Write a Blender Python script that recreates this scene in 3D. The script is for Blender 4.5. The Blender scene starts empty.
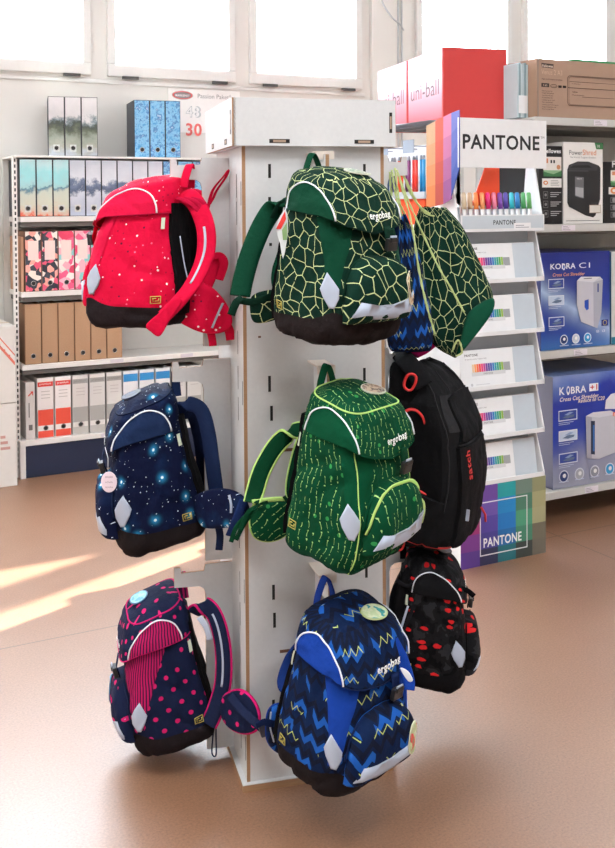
import bpy, bmesh, math, random
from mathutils import Vector, Matrix, noise
from math import sin, cos, pi, radians, atan2, sqrt, exp, floor
random.seed(7)
SC = bpy.context.scene
COL = SC.collection
# ------------------------------------------------------------------ camera
F_PX = 1030.0; PITCH = radians(1.3); ROLL = radians(0.4); YAW = radians(27.9); CAM_H = 1.47
PP_Y = 205 + F_PX*math.tan(PITCH)
cam_d = bpy.data.cameras.new('camera'); cam = bpy.data.objects.new('camera', cam_d); COL.objects.link(cam)
cam_d.sensor_width = 36; cam_d.sensor_fit = 'AUTO'; cam_d.lens = 36*F_PX/848
cam_d.shift_y = (PP_Y-424)/848; cam_d.clip_end = 200; cam_d.clip_start = .05
CAM_M = (Matrix.Translation((0,0,CAM_H)) @ Matrix.Rotation(-YAW,4,'Z') @ Matrix.Rotation(pi/2-PITCH,4,'X') @ Matrix.Rotation(-ROLL,4,'Z'))
cam.matrix_world = CAM_M
SC.camera = cam
FWD = Vector((sin(YAW), cos(YAW), 0)); RGT = Vector((cos(YAW), -sin(YAW), 0)); ORG = Vector((0,0,CAM_H))
def ray(px,py): return (CAM_M.to_3x3() @ Vector(((px-307.5)/F_PX, -(py-PP_Y)/F_PX, -1))).normalized()
def on_plane(px,py,co,no):
    r = ray(px,py); co=Vector(co); no=Vector(no)
    return ORG + r*((co-ORG).dot(no)/r.dot(no))
def at_y(px,py,y): return on_plane(px,py,(0,y,0),(0,1,0))
def at_x(px,py,x): return on_plane(px,py,(x,0,0),(1,0,0))
def at_z(px,py,z): return on_plane(px,py,(0,0,z),(0,0,1))
def at_d(px,py,d): return on_plane(px,py,FWD*d,FWD)
# ------------------------------------------------------------------ world, sun, lamps
SC.view_settings.view_transform = 'Standard'; SC.view_settings.look = 'None'
SC.view_settings.gamma = 1; SC.view_settings.exposure = 0.0; SC.view_settings.use_curve_mapping = False
w = bpy.data.worlds.new('sky'); SC.world = w; w.use_nodes = True
wb = w.node_tree.nodes['Background']; wb.inputs[0].default_value = (0.80,0.90,1,1); wb.inputs[1].default_value = 22
sd = bpy.data.lights.new('sun','SUN'); sd.energy = 45; sd.angle = radians(0.6); sd.color = (1,.95,.86)
sun = bpy.data.objects.new('sun', sd); COL.objects.link(sun)
SUN_AZ, SUN_EL = radians(67.5), radians(27)
SUN_TO = Vector((cos(SUN_EL)*sin(SUN_AZ), cos(SUN_EL)*cos(SUN_AZ), sin(SUN_EL)))
sun.rotation_euler = SUN_TO.to_track_quat('Z','Y').to_euler()
def area(name,loc,sx,sy,power,col=(1,.97,.93),target=None):
    d = bpy.data.lights.new(name,'AREA'); d.shape='RECTANGLE'; d.size=sx; d.size_y=sy; d.energy=power; d.color=col
    o = bpy.data.objects.new(name,d); COL.objects.link(o); o.location=loc
    if target is not None: o.rotation_euler = (Vector(loc)-Vector(target)).to_track_quat('Z','Y').to_euler()
    return o
CEIL = 4.25
LAMPS = [(-.8,1.4),(1.4,.2),(4.6,-.6),(0.2,-1.8),(-2.2,3.2)]
for i,(lx,ly) in enumerate(LAMPS): area('ceiling_lamp_light',(lx,ly,CEIL-.1),1.4,.5,72,(.93,.965,1))
# ------------------------------------------------------------------ materials
def lin(c):
    if isinstance(c,str):
        c=[int(c[i:i+2],16)/255 for i in (0,2,4)]
    return tuple((x/12.92 if x<=.04045 else ((x+.055)/1.055)**2.4) for x in c)+(1,)
class N:
    def __init__(s,name):
        s.m=bpy.data.materials.new(name); s.m.use_nodes=True; s.t=s.m.node_tree; s.b=s.t.nodes['Principled BSDF']; s._tc=None
    def node(s,typ,**kw):
        n=s.t.nodes.new(typ)
        for k,v in kw.items(): setattr(n,k,v)
        return n
    def link(s,a,b): s.t.links.new(a,b)
    def put(s,inp,v):
        if hasattr(v,'is_output') or isinstance(v,bpy.types.NodeSocket): s.link(v,inp)
        else: inp.default_value=v
    def math(s,op,a,b=0,c=0,clamp=False):
        n=s.node('ShaderNodeMath',operation=op); n.use_clamp=clamp
        s.put(n.inputs[0],a); s.put(n.inputs[1],b)
        if op in('MULTIPLY_ADD','SMOOTH_MIN','COMPARE','WRAP'): s.put(n.inputs[2],c)
        return n.outputs[0]
    def add(s,a,b): return s.math('ADD',a,b)
    def sub(s,a,b): return s.math('SUBTRACT',a,b)
    def mul(s,a,b): return s.math('MULTIPLY',a,b)
    def lt(s,a,b): return s.math('LESS_THAN',a,b)
    def gt(s,a,b): return s.math('GREATER_THAN',a,b)
    def fr(s,a): return s.math('FRACT',a)
    def tc(s,which='UV'):
        if not s._tc: s._tc=s.node('ShaderNodeTexCoord')
        return s._tc.outputs[which]
    def sep(s,v):
        n=s.node('ShaderNodeSeparateXYZ'); s.link(v,n.inputs[0]); return n.outputs
    def comb(s,x,y,z=0):
        n=s.node('ShaderNodeCombineXYZ'); s.put(n.inputs[0],x); s.put(n.inputs[1],y); s.put(n.inputs[2],z); return n.outputs[0]
    def mapv(s,v,scale=(1,1,1),loc=(0,0,0),rot=(0,0,0)):
        n=s.node('ShaderNodeMapping'); s.link(v,n.inputs[0]); n.inputs['Scale'].default_value=scale; n.inputs['Location'].default_value=loc; n.inputs['Rotation'].default_value=rot; return n.outputs[0]
    def noise(s,v,scale,detail=2,rough=.5,out='Fac'):
        n=s.node('ShaderNodeTexNoise'); s.link(v,n.inputs['Vector']); n.inputs['Scale'].default_value=scale; n.inputs['Detail'].default_value=detail; n.inputs['Roughness'].default_value=rough
        return n.outputs[out]
    def vor(s,v,scale,feature='F1',rnd=1,dim='2D'):
        n=s.node('ShaderNodeTexVoronoi',feature=feature,voronoi_dimensions=dim); s.link(v,n.inputs['Vector']); n.inputs['Scale'].default_value=scale; n.inputs['Randomness'].default_value=rnd; return n
    def mix(s,f,a,b):
        n=s.node('ShaderNodeMix',data_type='RGBA'); s.put(n.inputs[0],f); s.put(n.inputs[6],a); s.put(n.inputs[7],b); return n.outputs[2]
    def ramp(s,f,stops,interp='LINEAR'):
        n=s.node('ShaderNodeValToRGB'); n.color_ramp.interpolation=interp; s.link(f,n.inputs[0])
        e=n.color_ramp.elements
        while len(e)<len(stops): e.new(.5)
        for i,(p,c) in enumerate(stops): e[i].position=p; e[i].color=c if len(c)==4 else lin(c)
        return n.outputs[0]
    def bump(s,h,strength=.3,dist=.002):
        n=s.node('ShaderNodeBump'); n.inputs['Strength'].default_value=strength; n.inputs['Distance'].default_value=dist; s.link(h,n.inputs['Height']); s.link(n.outputs[0],s.b.inputs['Normal'])
    def done(s,col,rough=.6,metal=0,**kw):
        s.put(s.b.inputs['Base Color'],col); s.put(s.b.inputs['Roughness'],rough); s.b.inputs['Metallic'].default_value=metal
        for k,v in kw.items(): s.b.inputs[k.replace('_',' ')].default_value=v
        return s.m
_mc={}
def M(c,rough=.5,metal=0,name=None,var=0.04,**kw):
    """plain coloured material with a faint procedural variation"""
    k=(c,rough,metal,tuple(kw.items()))
    if k in _mc: return _mc[k]
    n=N(name or 'paint_'+str(c)); base=lin(c)
    f=n.noise(n.tc('Object'),35,3)
    lo=tuple(x*(1-var) for x in base[:3])+(1,); hi=tuple(min(1,x*(1+var)) for x in base[:3])+(1,)
    _mc[k]=n.done(n.mix(f,lo,hi),rough,metal,**kw); return _mc[k]
def cloth_relief(n):
    v=n.tc('Object'); wv=n.noise(v,900,1); f1=n.noise(n.mapv(v,(1,1,.45),rot=(.5,.3,0)),26,3,.6); f2=n.noise(n.mapv(v,(.6,1,1.2),rot=(.2,.7,0)),60,2)
    h=n.add(n.mul(wv,.06),n.add(n.mul(f1,1.0),n.mul(f2,.35))); n.bump(h,.75,.007)
def FAB(c,name=None,rough=.85,sheen=.15):
    k=('fab',c,rough)
    if k in _mc: return _mc[k]
    n=N(name or 'fabric_'+str(c)); base=lin(c)
    cloth_relief(n); f=n.noise(n.tc('Object'),40,3)
    n.b.inputs['Specular IOR Level'].default_value=.10
    _mc[k]=n.done(n.mix(f,tuple(x*.85 for x in base[:3])+(1,),tuple(min(1,x*1.12) for x in base[:3])+(1,)),rough); return _mc[k]
# ------------------------------------------------------------------ mesh helpers
def empty(name,loc=(0,0,0),rot=(0,0,0),label=None,cat=None,group=None,kind=None):
    o=bpy.data.objects.new(name,None); COL.objects.link(o); o.location=loc; o.rotation_euler=rot; o.empty_display_size=.05
    return tag(o,label,cat,group,kind)
def tag(o,label=None,cat=None,group=None,kind=None):
    if label:o['label']=label
    if cat:o['category']=cat
    if group:o['group']=group
    if kind:o['kind']=kind
    return o
class MB:
    def __init__(s): s.bm=bmesh.new(); s.uv=s.bm.loops.layers.uv.new('UVMap'); s.mi=0
    def face(s,vs,uvs=None,smooth=False):
        try: f=s.bm.faces.new(vs)
        except ValueError: return None
        f.material_index=s.mi; f.smooth=smooth
        if uvs:
            for l,u in zip(f.loops,uvs): l[s.uv].uv=u
        return f
    def box(s,c,size,rot=None,bev=0,off=None):
        m=Matrix.LocRotScale(Vector(c),rot,Vector(size))
        r=bmesh.ops.create_cube(s.bm,size=1,matrix=m)
        fs=list({f for v in r['verts'] for f in v.link_faces})
        for f in fs: f.material_index=s.mi
        if bev:
            es=list({e for v in r['verts'] for e in v.link_edges})
            rr=bmesh.ops.bevel(s.bm,geom=es,offset=bev,segments=2,affect='EDGES',profile=.6)
            for f in rr['faces']: f.material_index=s.mi
        return s
    def box2(s,a,b,bev=0):
        a=Vector(a);b=Vector(b); return s.box((a+b)/2,[abs(x) for x in (b-a)],bev=bev)
    def cyl(s,a,b,r,r2=None,seg=16,caps=True):
        a=Vector(a);b=Vector(b);d=b-a
        m=Matrix.Translation((a+b)/2)@d.to_track_quat('Z','Y').to_matrix().to_4x4()
        rr=bmesh.ops.create_cone(s.bm,cap_ends=caps,segments=seg,radius1=r,radius2=r if r2 is None else r2,depth=d.length,matrix=m)
        for f in {f for v in rr['verts'] for f in v.link_faces}: f.material_index=s.mi; f.smooth=len(f.verts)==4
        return s
    def prism(s,pts,origin,ex,ey,depth):
        """closed polygon in the plane origin+ex,ey pushed back by depth along ex x ey; flat n-gon sides"""
        ex=Vector(ex);ey=Vector(ey);n=ex.cross(ey).normalized()*depth;o=Vector(origin)
        a=[s.bm.verts.new(o+ex*x+ey*y) for x,y in pts]; b=[s.bm.verts.new(o+ex*x+ey*y+n) for x,y in pts]
        s.face(a[::-1]); s.face(b)
        k=len(pts)
        for i in range(k): s.face([a[i],a[(i+1)%k],b[(i+1)%k],b[i]])
        return s
    def grid(s,fn,nu,nv,uvfn=None,closed=False,smooth=True):
        V=[[s.bm.verts.new(fn(i/(nu),j/nv)) for j in range(nv+1)] for i in range(nu if closed else nu+1)]
        k=len(V)
        for i in range(nu):
            for j in range(nv):
                q=[(i,j),(i+1,j),(i+1,j+1),(i,j+1)]
                s.face([V[a%k][b] for a,b in q],[uvfn(a/nu,b/nv) for a,b in q] if uvfn else None,smooth)
        return V
    def sweep(s,pts,prof,side=None,closed=False,smooth=True,caps=True,scale=None):
        """prof: list of (a,b): a along side, b along normal"""
        pts=[Vector(p) for p in pts]; n=len(pts); rings=[]; prev=None; L=0
        for i,p in enumerate(pts):
            t=(pts[(i+1)%n]-pts[i-1]) if closed else (pts[min(i+1,n-1)]-pts[max(i-1,0)])
            if t.length<1e-9: t=Vector((0,0,1))
            t.normalize()
            if side is not None:
                sd=side[i] if isinstance(side,list) else Vector(side)
                sd=(sd-t*sd.dot(t))
            else: sd=(prev-t*prev.dot(t)) if prev else t.orthogonal()
            if sd.length<1e-6: sd=prev or t.orthogonal()
            sd.normalize(); prev=sd; nn=t.cross(sd)
            k=scale(i/(max(1,n-1))) if scale else 1
            if i: L+=(p-pts[i-1]).length
            rings.append(([s.bm.verts.new(p+sd*a*k+nn*b*(k if scale else 1)) for a,b in prof],L))
        m=len(prof)
        for i in range(n if closed else n-1):
            A,la=rings[i];B,lb=rings[(i+1)%n]
            for j in range(m):
                j2=(j+1)%m
                s.face([A[j],A[j2],B[j2],B[j]],[(prof[j][0],la),(prof[j2][0],la),(prof[j2][0],lb),(prof[j][0],lb)],smooth)
        if caps and not closed: s.face(rings[0][0][::-1]); s.face(rings[-1][0])
        return s
    def tube(s,pts,r,seg=8,closed=False):
        return s.sweep(pts,[(r*cos(2*pi*k/seg),r*sin(2*pi*k/seg)) for k in range(seg)],closed=closed)
    def ribbon(s,pts,w,t,side,k=10,scale=None):
        pr=[]
        for i in range(k):
            a=2*pi*i/k; c=cos(a); d=sin(a)
            pr.append((w/2*(abs(c)**.5)*(1 if c>0 else -1),t/2*(abs(d)**.8)*(1 if d>0 else -1)))
        return s.sweep(pts,pr,side=side,scale=scale)
    def build(s,name,mats,parent=None,bevel=0,solid=0,sub=0,local=None):
        bmesh.ops.recalc_face_normals(s.bm,faces=s.bm.faces) if not solid else None
        me=bpy.data.meshes.new(name); s.bm.to_mesh(me); s.bm.free()
        for m in (mats if isinstance(mats,(list,tuple)) else [mats]): me.materials.append(m)
        o=bpy.data.objects.new(name,me); COL.objects.link(o)
        if parent is not None: o.parent=parent
        if solid:
            md=o.modifiers.new('s','SOLIDIFY'); md.thickness=solid; md.offset=1
        if sub:
            md=o.modifiers.new('u','SUBSURF'); md.levels=sub; md.render_levels=sub
        if bevel:
            md=o.modifiers.new('b','BEVEL'); md.width=bevel; md.segments=2; md.limit_method='ANGLE'
        return o
def smooth_path(pts,n=8,closed=False):
    P=[Vector(p) for p in pts]; out=[]; k=len(P)
    for i in range(k if closed else k-1):
        if closed: a,b,c,d=P[i-1],P[i],P[(i+1)%k],P[(i+2)%k]
        else: a,b,c,d=P[max(i-1,0)],P[i],P[i+1],P[min(i+2,k-1)]
        for j in range(n):
            t=j/n; out.append(.5*((2*b)+(c-a)*t+(2*a-5*b+4*c-d)*t*t+(3*b-a-3*c+d)*t**3))
    if not closed: out.append(P[-1])
    return out
_tc={}
def text_polys(txt,bold=False):
    """2D triangles of a text, height of a capital = 1"""
    k=(txt,bold)
    if k in _tc: return _tc[k]
    cu=bpy.data.curves.new('t','FONT'); cu.body=txt; cu.size=1; cu.resolution_u=3
    if bold: cu.offset=.022; cu.space_character=1.08
    o=bpy.data.objects.new('t',cu); COL.objects.link(o)
    dg=bpy.context.evaluated_depsgraph_get(); dg.update(); me=bpy.data.meshes.new_from_object(o.evaluated_get(dg))
    vs=[(v.co.x/.69,v.co.y/.69) for v in me.vertices]; fs=[tuple(p.vertices) for p in me.polygons]
    bpy.data.objects.remove(o); bpy.data.curves.remove(cu); bpy.data.meshes.remove(me)
    _tc[k]=(vs,fs); return _tc[k]
def text_on(mb,txt,fn,bold=False,width=None,height=None,align='l'):
    """add the text to mb; fn maps metres (x,y) of text to 3D; width/height in metres"""
    vs,fs=text_polys(txt,bold)
    if not vs: return mb
    w=max(v[0] for v in vs)-min(v[0] for v in vs) or 1; x0=min(v[0] for v in vs)
    h=height if height else width/w; kx=(width/w) if width else h
    ox={'l':0,'c':-w*kx/2,'r':-w*kx}[align]
    V=[mb.bm.verts.new(fn((x-x0)*kx+ox,y*h)) for x,y in vs]
    for f in fs: mb.face([V[i] for i in f])
    return mb
class Panel:
    """collects flat printed shapes on one plane: origin o, unit vectors ex, ey; each layer lies a hair above the last"""
    def __init__(s,o,ex,ey,n=None):
        s.o=Vector(o); s.ex=Vector(ex).normalized(); s.ey=Vector(ey).normalized(); s.n=(Vector(n) if n else s.ex.cross(s.ey)).normalized()
        s.mb=MB(); s.mats=[]; s.lay=0
    def _m(s,m):
        if m not in s.mats: s.mats.append(m)
        s.mb.mi=s.mats.index(m); s.lay+=1; return .0006+.00012*s.lay
    def P(s,x,y,h): return s.o+s.ex*x+s.ey*y+s.n*h
    def poly(s,m,pts):
        h=s._m(m); s.mb.face([s.mb.bm.verts.new(s.P(x,y,h)) for x,y in pts]); return s
    def rect(s,m,x0,y0,x1,y1): return s.poly(m,[(x0,y0),(x1,y0),(x1,y1),(x0,y1)])
    def disc(s,m,x,y,r,ry=None,k=24,rot=0):
        ry=ry or r
        return s.poly(m,[(x+r*cos(2*pi*i/k)*cos(rot)-ry*sin(2*pi*i/k)*sin(rot),y+r*cos(2*pi*i/k)*sin(rot)+ry*sin(2*pi*i/k)*cos(rot)) for i in range(k)])
    def frame(s,m,x0,y0,x1,y1,t):
        s.rect(m,x0,y0,x1,y0+t); s.rect(m,x0,y1-t,x1,y1); s.rect(m,x0,y0,x0+t,y1); s.rect(m,x1-t,y0,x1,y1); return s
    def text(s,m,txt,x,y,width=None,height=None,bold=False,align='l',slant=0):
        h=s._m(m); text_on(s.mb,txt,lambda a,b:s.P(x+a+slant*b,y+b,h),bold,width,height,align); return s
    def build(s,name,parent): return s.mb.build(name,s.mats,parent)
# ================================================================== structure
def struct(name,mb,m,**k): o=mb.build(name,m,**k); o['kind']='structure'; return o
WY=6.0   # inner face of the window wall
# floor
n=N('terrazzo_floor'); v=n.tc('Object')
g1=n.noise(v,3.0,4); g2=n.noise(v,160,3,.7)
g2=n.math('MULTIPLY_ADD',n.sub(g2,.5),2.2,.5,clamp=True); c=n.mix(g2,lin('62402a'),lin('a5795a')); c=n.mix(n.mul(g1,.5),c,lin('80573c'))
# expansion joints: world lines measured from the photo
xyz=n.sep(v)
jx=n.lt(n.math('ABSOLUTE',n.sub(n.math('MODULO',n.add(xyz[0],26.915),6.0),0)),.006)
jx=n.lt(n.math('ABSOLUTE',n.sub(xyz[0],3.085)),.0035)
jy=n.lt(n.math('ABSOLUTE',n.sub(xyz[1],3.482)),.0035)
j=n.math('MAXIMUM',jx,jy)
c=n.mix(j,c,lin('5a3f2c')); n.bump(g2,.08,.001)
FLOOR=n.done(c,n.add(.36,n.mul(g1,.12)),IOR=2.2)
mb=MB(); mb.box2((-4,-5,-.1),(13,WY+.3,0)); struct('floor',mb,FLOOR)
n=N('wall_paint'); v=n.tc('Object'); WALL=n.done(n.mix(n.noise(v,2.5,4),lin('dcd9d4'),lin('e6e4e0')),.7)
CEILM=M('f0efec',.8,name='ceiling_paint')
SILLM=M('e4e3e0',.45,name='window_frame_paint')
# window wall with real openings
WIN=[]   # (x0,x1) of glazed units
PX=.955
base=.915
edges=[(base+i*PX-1.91, base+i*PX-1.91+.80) for i in range(0,5)]
edges=[(-1.0,-.22),(-.04,.74),(.92,1.70),(1.86,2.63),(2.79,3.56),(4.06,4.84),(5.00,5.80),(6.0,6.8),(6.98,7.78),(7.94,8.7)]
Z0=2.275; Z1=4.0
xs=[-4]; 
mb=MB()
mb.box2((-4,WY,0),(13,WY+.13,Z0))
mb.box2((-4,WY,Z1),(13,WY+.13,4.3))
px=-4
for a,b in edges:
    mb.box2((px,WY,Z0),(a,WY+.13,Z1)); px=b
mb.box2((px,WY,Z0),(13,WY+.13,Z1))
struct('wall_back',mb,WALL)
GL=N('window_glass'); 
tr=GL.node('ShaderNodeBsdfTransparent'); gl=GL.node('ShaderNodeBsdfGlossy'); gl.inputs['Roughness'].default_value=.02
mx=GL.node('ShaderNodeMixShader'); mx.inputs[0].default_value=.06
GL.link(tr.outputs[0],mx.inputs[1]); GL.link(gl.outputs[0],mx.inputs[2]); GL.link(mx.outputs[0],GL.t.nodes['Material Output'].inputs[0]); GLASS=GL.m
for i,(a,b) in enumerate(edges):
    o=empty('window_%d'%(i+1),((a+b)/2,WY,Z0)); o['kind']='structure'
    W2=(b-a)/2; H=Z1-Z0; t=.07
    f=MB()
    f.box2((-W2-.03,-.03,-.03),(W2+.03,.045,t-.03)); f.box2((-W2-.03,-.03,H-.05),(W2+.03,.045,H+.03))
    f.box2((-W2-.03,-.03,t-.03),(-W2+.02,.045,H-.05)); f.box2((W2-.02,-.03,t-.03),(W2+.03,.045,H-.05))
    f.build('window_frame',SILLM,o,bevel=.006)
    g=MB(); g.box2((-W2+.02,.005,t-.03),(W2-.02,.011,H-.05)); g.build('pane',GLASS,o)
    g=MB(); g.box2((-W2+.012,-.002,t-.03),(-W2+.022,.02,H-.05)); g.box2((W2-.022,-.002,t-.03),(W2-.012,.02,H-.05)); g.box2((-W2+.02,-.002,t-.033),(W2-.02,.02,t-.022)); g.build('gasket',M('9fb4bd',.4),o)
    if a<3.6:
        for hx in (-.28,.30):
            h=MB(); h.box2((hx-.05,-.045,-.045),(hx+.05,-.028,-.028)); h.build('hinge',M('4a4a4a',.4),o)
mb=MB(); mb.box2((-4,WY-.012,Z0-.075),(3.62,WY,Z0-.05)); struct('trim_1',mb,SILLM,bevel=.005)
# wall pier between the windows, with electric cables
mb=MB(); mb.box2((3.66,WY-.04,0),(3.98,WY,Z1+.15)); struct('trim_2',mb,WALL,bevel=.004)
c1=MB()
for dx in (0,.03): c1.tube([(3.86+dx,WY-.052,3.4),(3.862+dx,WY-.05,2.9),(3.858+dx,WY-.05,2.2),(3.86+dx,WY-.05,1.2)],.006,6)
c1.tube(smooth_path([(3.76,WY-.06,3.0),(3.72,WY-.07,2.85),(3.79,WY-.08,2.74),(3.86,WY-.07,2.70),(3.90,WY-.06,2.66)],6),.006,6)
tag(c1.build('cable',M('b9bcc0',.5)),'pale cables running down the wall pier between windows','cable')
mb=MB(); mb.box2((-4,-5,4.3),(13,WY+.25,4.4)); struct('ceiling',mb,CEILM)
mb=MB(); mb.box2((-4.2,-5,0),(-4,WY+.25,4.3)); struct('wall_left',mb,WALL)
mb=MB(); mb.box2((13,-5,0),(13.2,WY+.25,4.3)); struct('wall_right',mb,WALL)
mb=MB(); mb.box2((-4.2,-5.2,0),(13.2,-5,4.3)); struct('wall_front',mb,WALL)
for lx,ly in LAMPS:
    o=empty('ceiling_light',(lx,ly,4.3),label='white rectangular ceiling lamp overhead',cat='lamp',group='ceiling lamps')
    m_=MB(); m_.box2((-.72,-.27,-.07),(.72,.27,0)); m_.build('housing',M('f4f4f4',.5),o)
    E=bpy.data.materials.get('lamp_diffuser')
    if not E:
        E=bpy.data.materials.new('lamp_diffuser'); E.use_nodes=True; E.node_tree.nodes['Principled BSDF'].inputs['Emission Color'].default_value=(1,.97,.93,1); E.node_tree.nodes['Principled BSDF'].inputs['Emission Strength'].default_value=4
    m_=MB(); m_.box2((-.68,-.24,-.08),(.68,.24,-.0701)); m_.build('diffuser',E,o)
# ================================================================== binder shelving (left)
SY=5.64; SX0=at_y(16,300,SY).x; SX1=2.72; SH=1.0
WHITE=M('eceae6',.45,name='shelf_white'); GREYM=M('8d8d8a',.5); DARK=M('2b2b2b',.6)
def zy(px,py,y=SY): return at_y(px,py,y).z
levels=[zy(27,440),zy(25,365.5),zy(22,292.5),zy(20,217),zy(18,155)]
print('levels',levels,'SX0',SX0)
sh=empty('shelving_unit',(SX0,SY,0),label='white shelving unit full of lever arch binders below the windows, navy plinth',cat='shelf')
def L(x,y,z): return (x-SX0,y-SY,z)
def sbox(name,a,b,m,bev=.002,mbx=None):
    q=MB(); q.box2(L(*a),L(*b)); return q.build(name,m,sh,bevel=bev)
for ux in (SX0-.004,SX1-.035):
    q=MB(); q.mi=0; q.box2(L(ux,SY+.02,0),L(ux+.022,SY+.05,levels[4])); q.mi=1
    z=.05
    while z<levels[4]-.03:
        q.box2(L(ux+.007,SY+.0185,z),L(ux+.015,SY+.0195,z+.018)); z+=.032
    q.build('upright',[WHITE,DARK],sh)
sbox('back_panel',(SX0,SY+.31,0),(SX1,SY+.325,levels[4]),M('d3d1cc',.6))
for i,zl in enumerate(levels[:4]):
    y0=SY-(.03 if i==0 else 0)
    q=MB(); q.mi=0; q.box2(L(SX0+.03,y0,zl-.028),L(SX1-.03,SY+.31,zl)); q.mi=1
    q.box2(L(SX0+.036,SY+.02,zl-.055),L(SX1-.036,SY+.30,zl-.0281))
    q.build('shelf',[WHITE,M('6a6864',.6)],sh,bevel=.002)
    for t in range(3):
        lx=SX0+.45+.42*t+.07*i; q=MB(); q.box2(L(lx,y0-.0025,zl-.024),L(lx+.075,y0-.0002,zl-.004)); q.build('price_label',M('d8d4dc',.4),sh)
sbox('plinth',(SX0+.035,SY-.02,0),(SX1-.03,SY+.30,levels[0]-.03),M('1c2745',.5))
q=MB(); q.box2(L(SX0+.005,SY-.03,0),L(SX0+.035,SY+.02,levels[0]-.0)); q.build('end_bracket',WHITE,sh,bevel=.002)
sbox('top_cover',(SX0+.0,SY+.0,levels[4]-.012),(SX1,SY+.31,levels[4]),WHITE)
# ---- binders
def spine_mat(kind):
    n=N('spine_'+kind); g=n.tc('Generated'); s=n.sep(g); o=n.tc('Object')
    oi=n.node('ShaderNodeObjectInfo'); off=n.comb(n.mul(oi.outputs['Random'],7),0,0)
    av=n.node('ShaderNodeVectorMath',operation='ADD'); n.link(o,av.inputs[0]); n.link(off,av.inputs[1]); P=av.outputs[0]
    z=s[2]; nz=n.noise(P,24,6,.75); bl=n.noise(P,13,1); zz=n.add(z,n.add(n.mul(n.sub(nz,.5),.42),n.mul(n.sub(bl,.5),.35)))
    if kind=='marsh':
        c=n.ramp(zz,[(0,'b9c3cc'),(.12,'a9aa9e'),(.3,'8f9a8c'),(.44,'59624f'),(.53,'3d4842'),(.59,'7d8a90'),(.66,'d3d2d3'),(1,'e6e4e6')])
    elif kind=='coast':
        c=n.ramp(zz,[(0,'e5684f'),(.06,'d6b8a4'),(.2,'cfd0bd'),(.4,'c8d0c2'),(.5,'4f7f96'),(.55,'a7d2d4'),(.75,'9fe0e2'),(1,'c7e6e8')])
    elif kind=='winter':
        c=n.ramp(zz,[(0,'c3cee0'),(.15,'b9c0cf'),(.40,'cdd2dc'),(.47,'4d5c78'),(.58,'6d7c98'),(.66,'dde1e8'),(1,'c9cfda')])
    elif kind=='pond':
        a=n.noise(P,22,4,.7); c=n.ramp(a,[(0,'1d5c9e'),(.38,'3f8fc8'),(.5,'8cc6e4'),(.58,'2a6db0'),(.68,'c8dff0'),(1,'e9d5c8')])
    elif kind=='floral dark':
        q=n.vor(P,34,dim='3D'); c=n.ramp(n.sep(q.outputs['Color'])[0],[(0,'2d3240'),(.3,'e85a7a'),(.5,'f6a99b'),(.68,'f4e8df'),(.85,'3a3f4c')],'CONSTANT')
    elif kind=='floral light':
        q=n.vor(P,30,dim='3D'); c=n.ramp(n.sep(q.outputs['Color'])[0],[(0,'ec5c86'),(.3,'f7b3c1'),(.5,'8fd0cf'),(.68,'f6efe9'),(.85,'e43b62')],'CONSTANT')
    elif kind=='kraft':
        a=n.noise(P,220,3,.7); c=n.mix(a,lin('9f7a5c'),lin('be9a79'))
    elif kind=='red':
        c=n.ramp(z,[(0,'e8503c'),(.11,'f3eeec'),(.2,'e8503c'),(.47,'f3eeec'),(.86,'e23d33'),(.94,'f3eeec')],'CONSTANT')
    elif kind=='grey':
        c=n.ramp(z,[(0,'b9b7b2'),(.12,'e4e2dd'),(.2,'aaa9a5'),(.46,'dcdad6'),(.86,'a3a29e'),(.94,'e6e4e0')],'CONSTANT')
    elif kind=='blue top':
        c=n.ramp(z,[(0,'dfe2e4'),(.5,'e9ecee'),(.82,'2e8fd0'),(.95,'e9ecee')],'CONSTANT')
    return n.done(c,.35,Coat_Weight=.3) if kind!='kraft' else n.done(c,.8)
BH=.330; BW=.0888; BD=.27
SM={k:spine_mat(k) for k in ('marsh','coast','winter','pond','floral dark','floral light','kraft','red','grey','blue top')}
EDGEC={'kraft':M('8a684d',.8),'red':M('e9e5e2',.4),'grey':M('c9c7c3',.4),'blue top':M('cfd4d8',.4),'floral dark':M('7d5a48',.7),'floral light':M('7d5a48',.7)}
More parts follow.
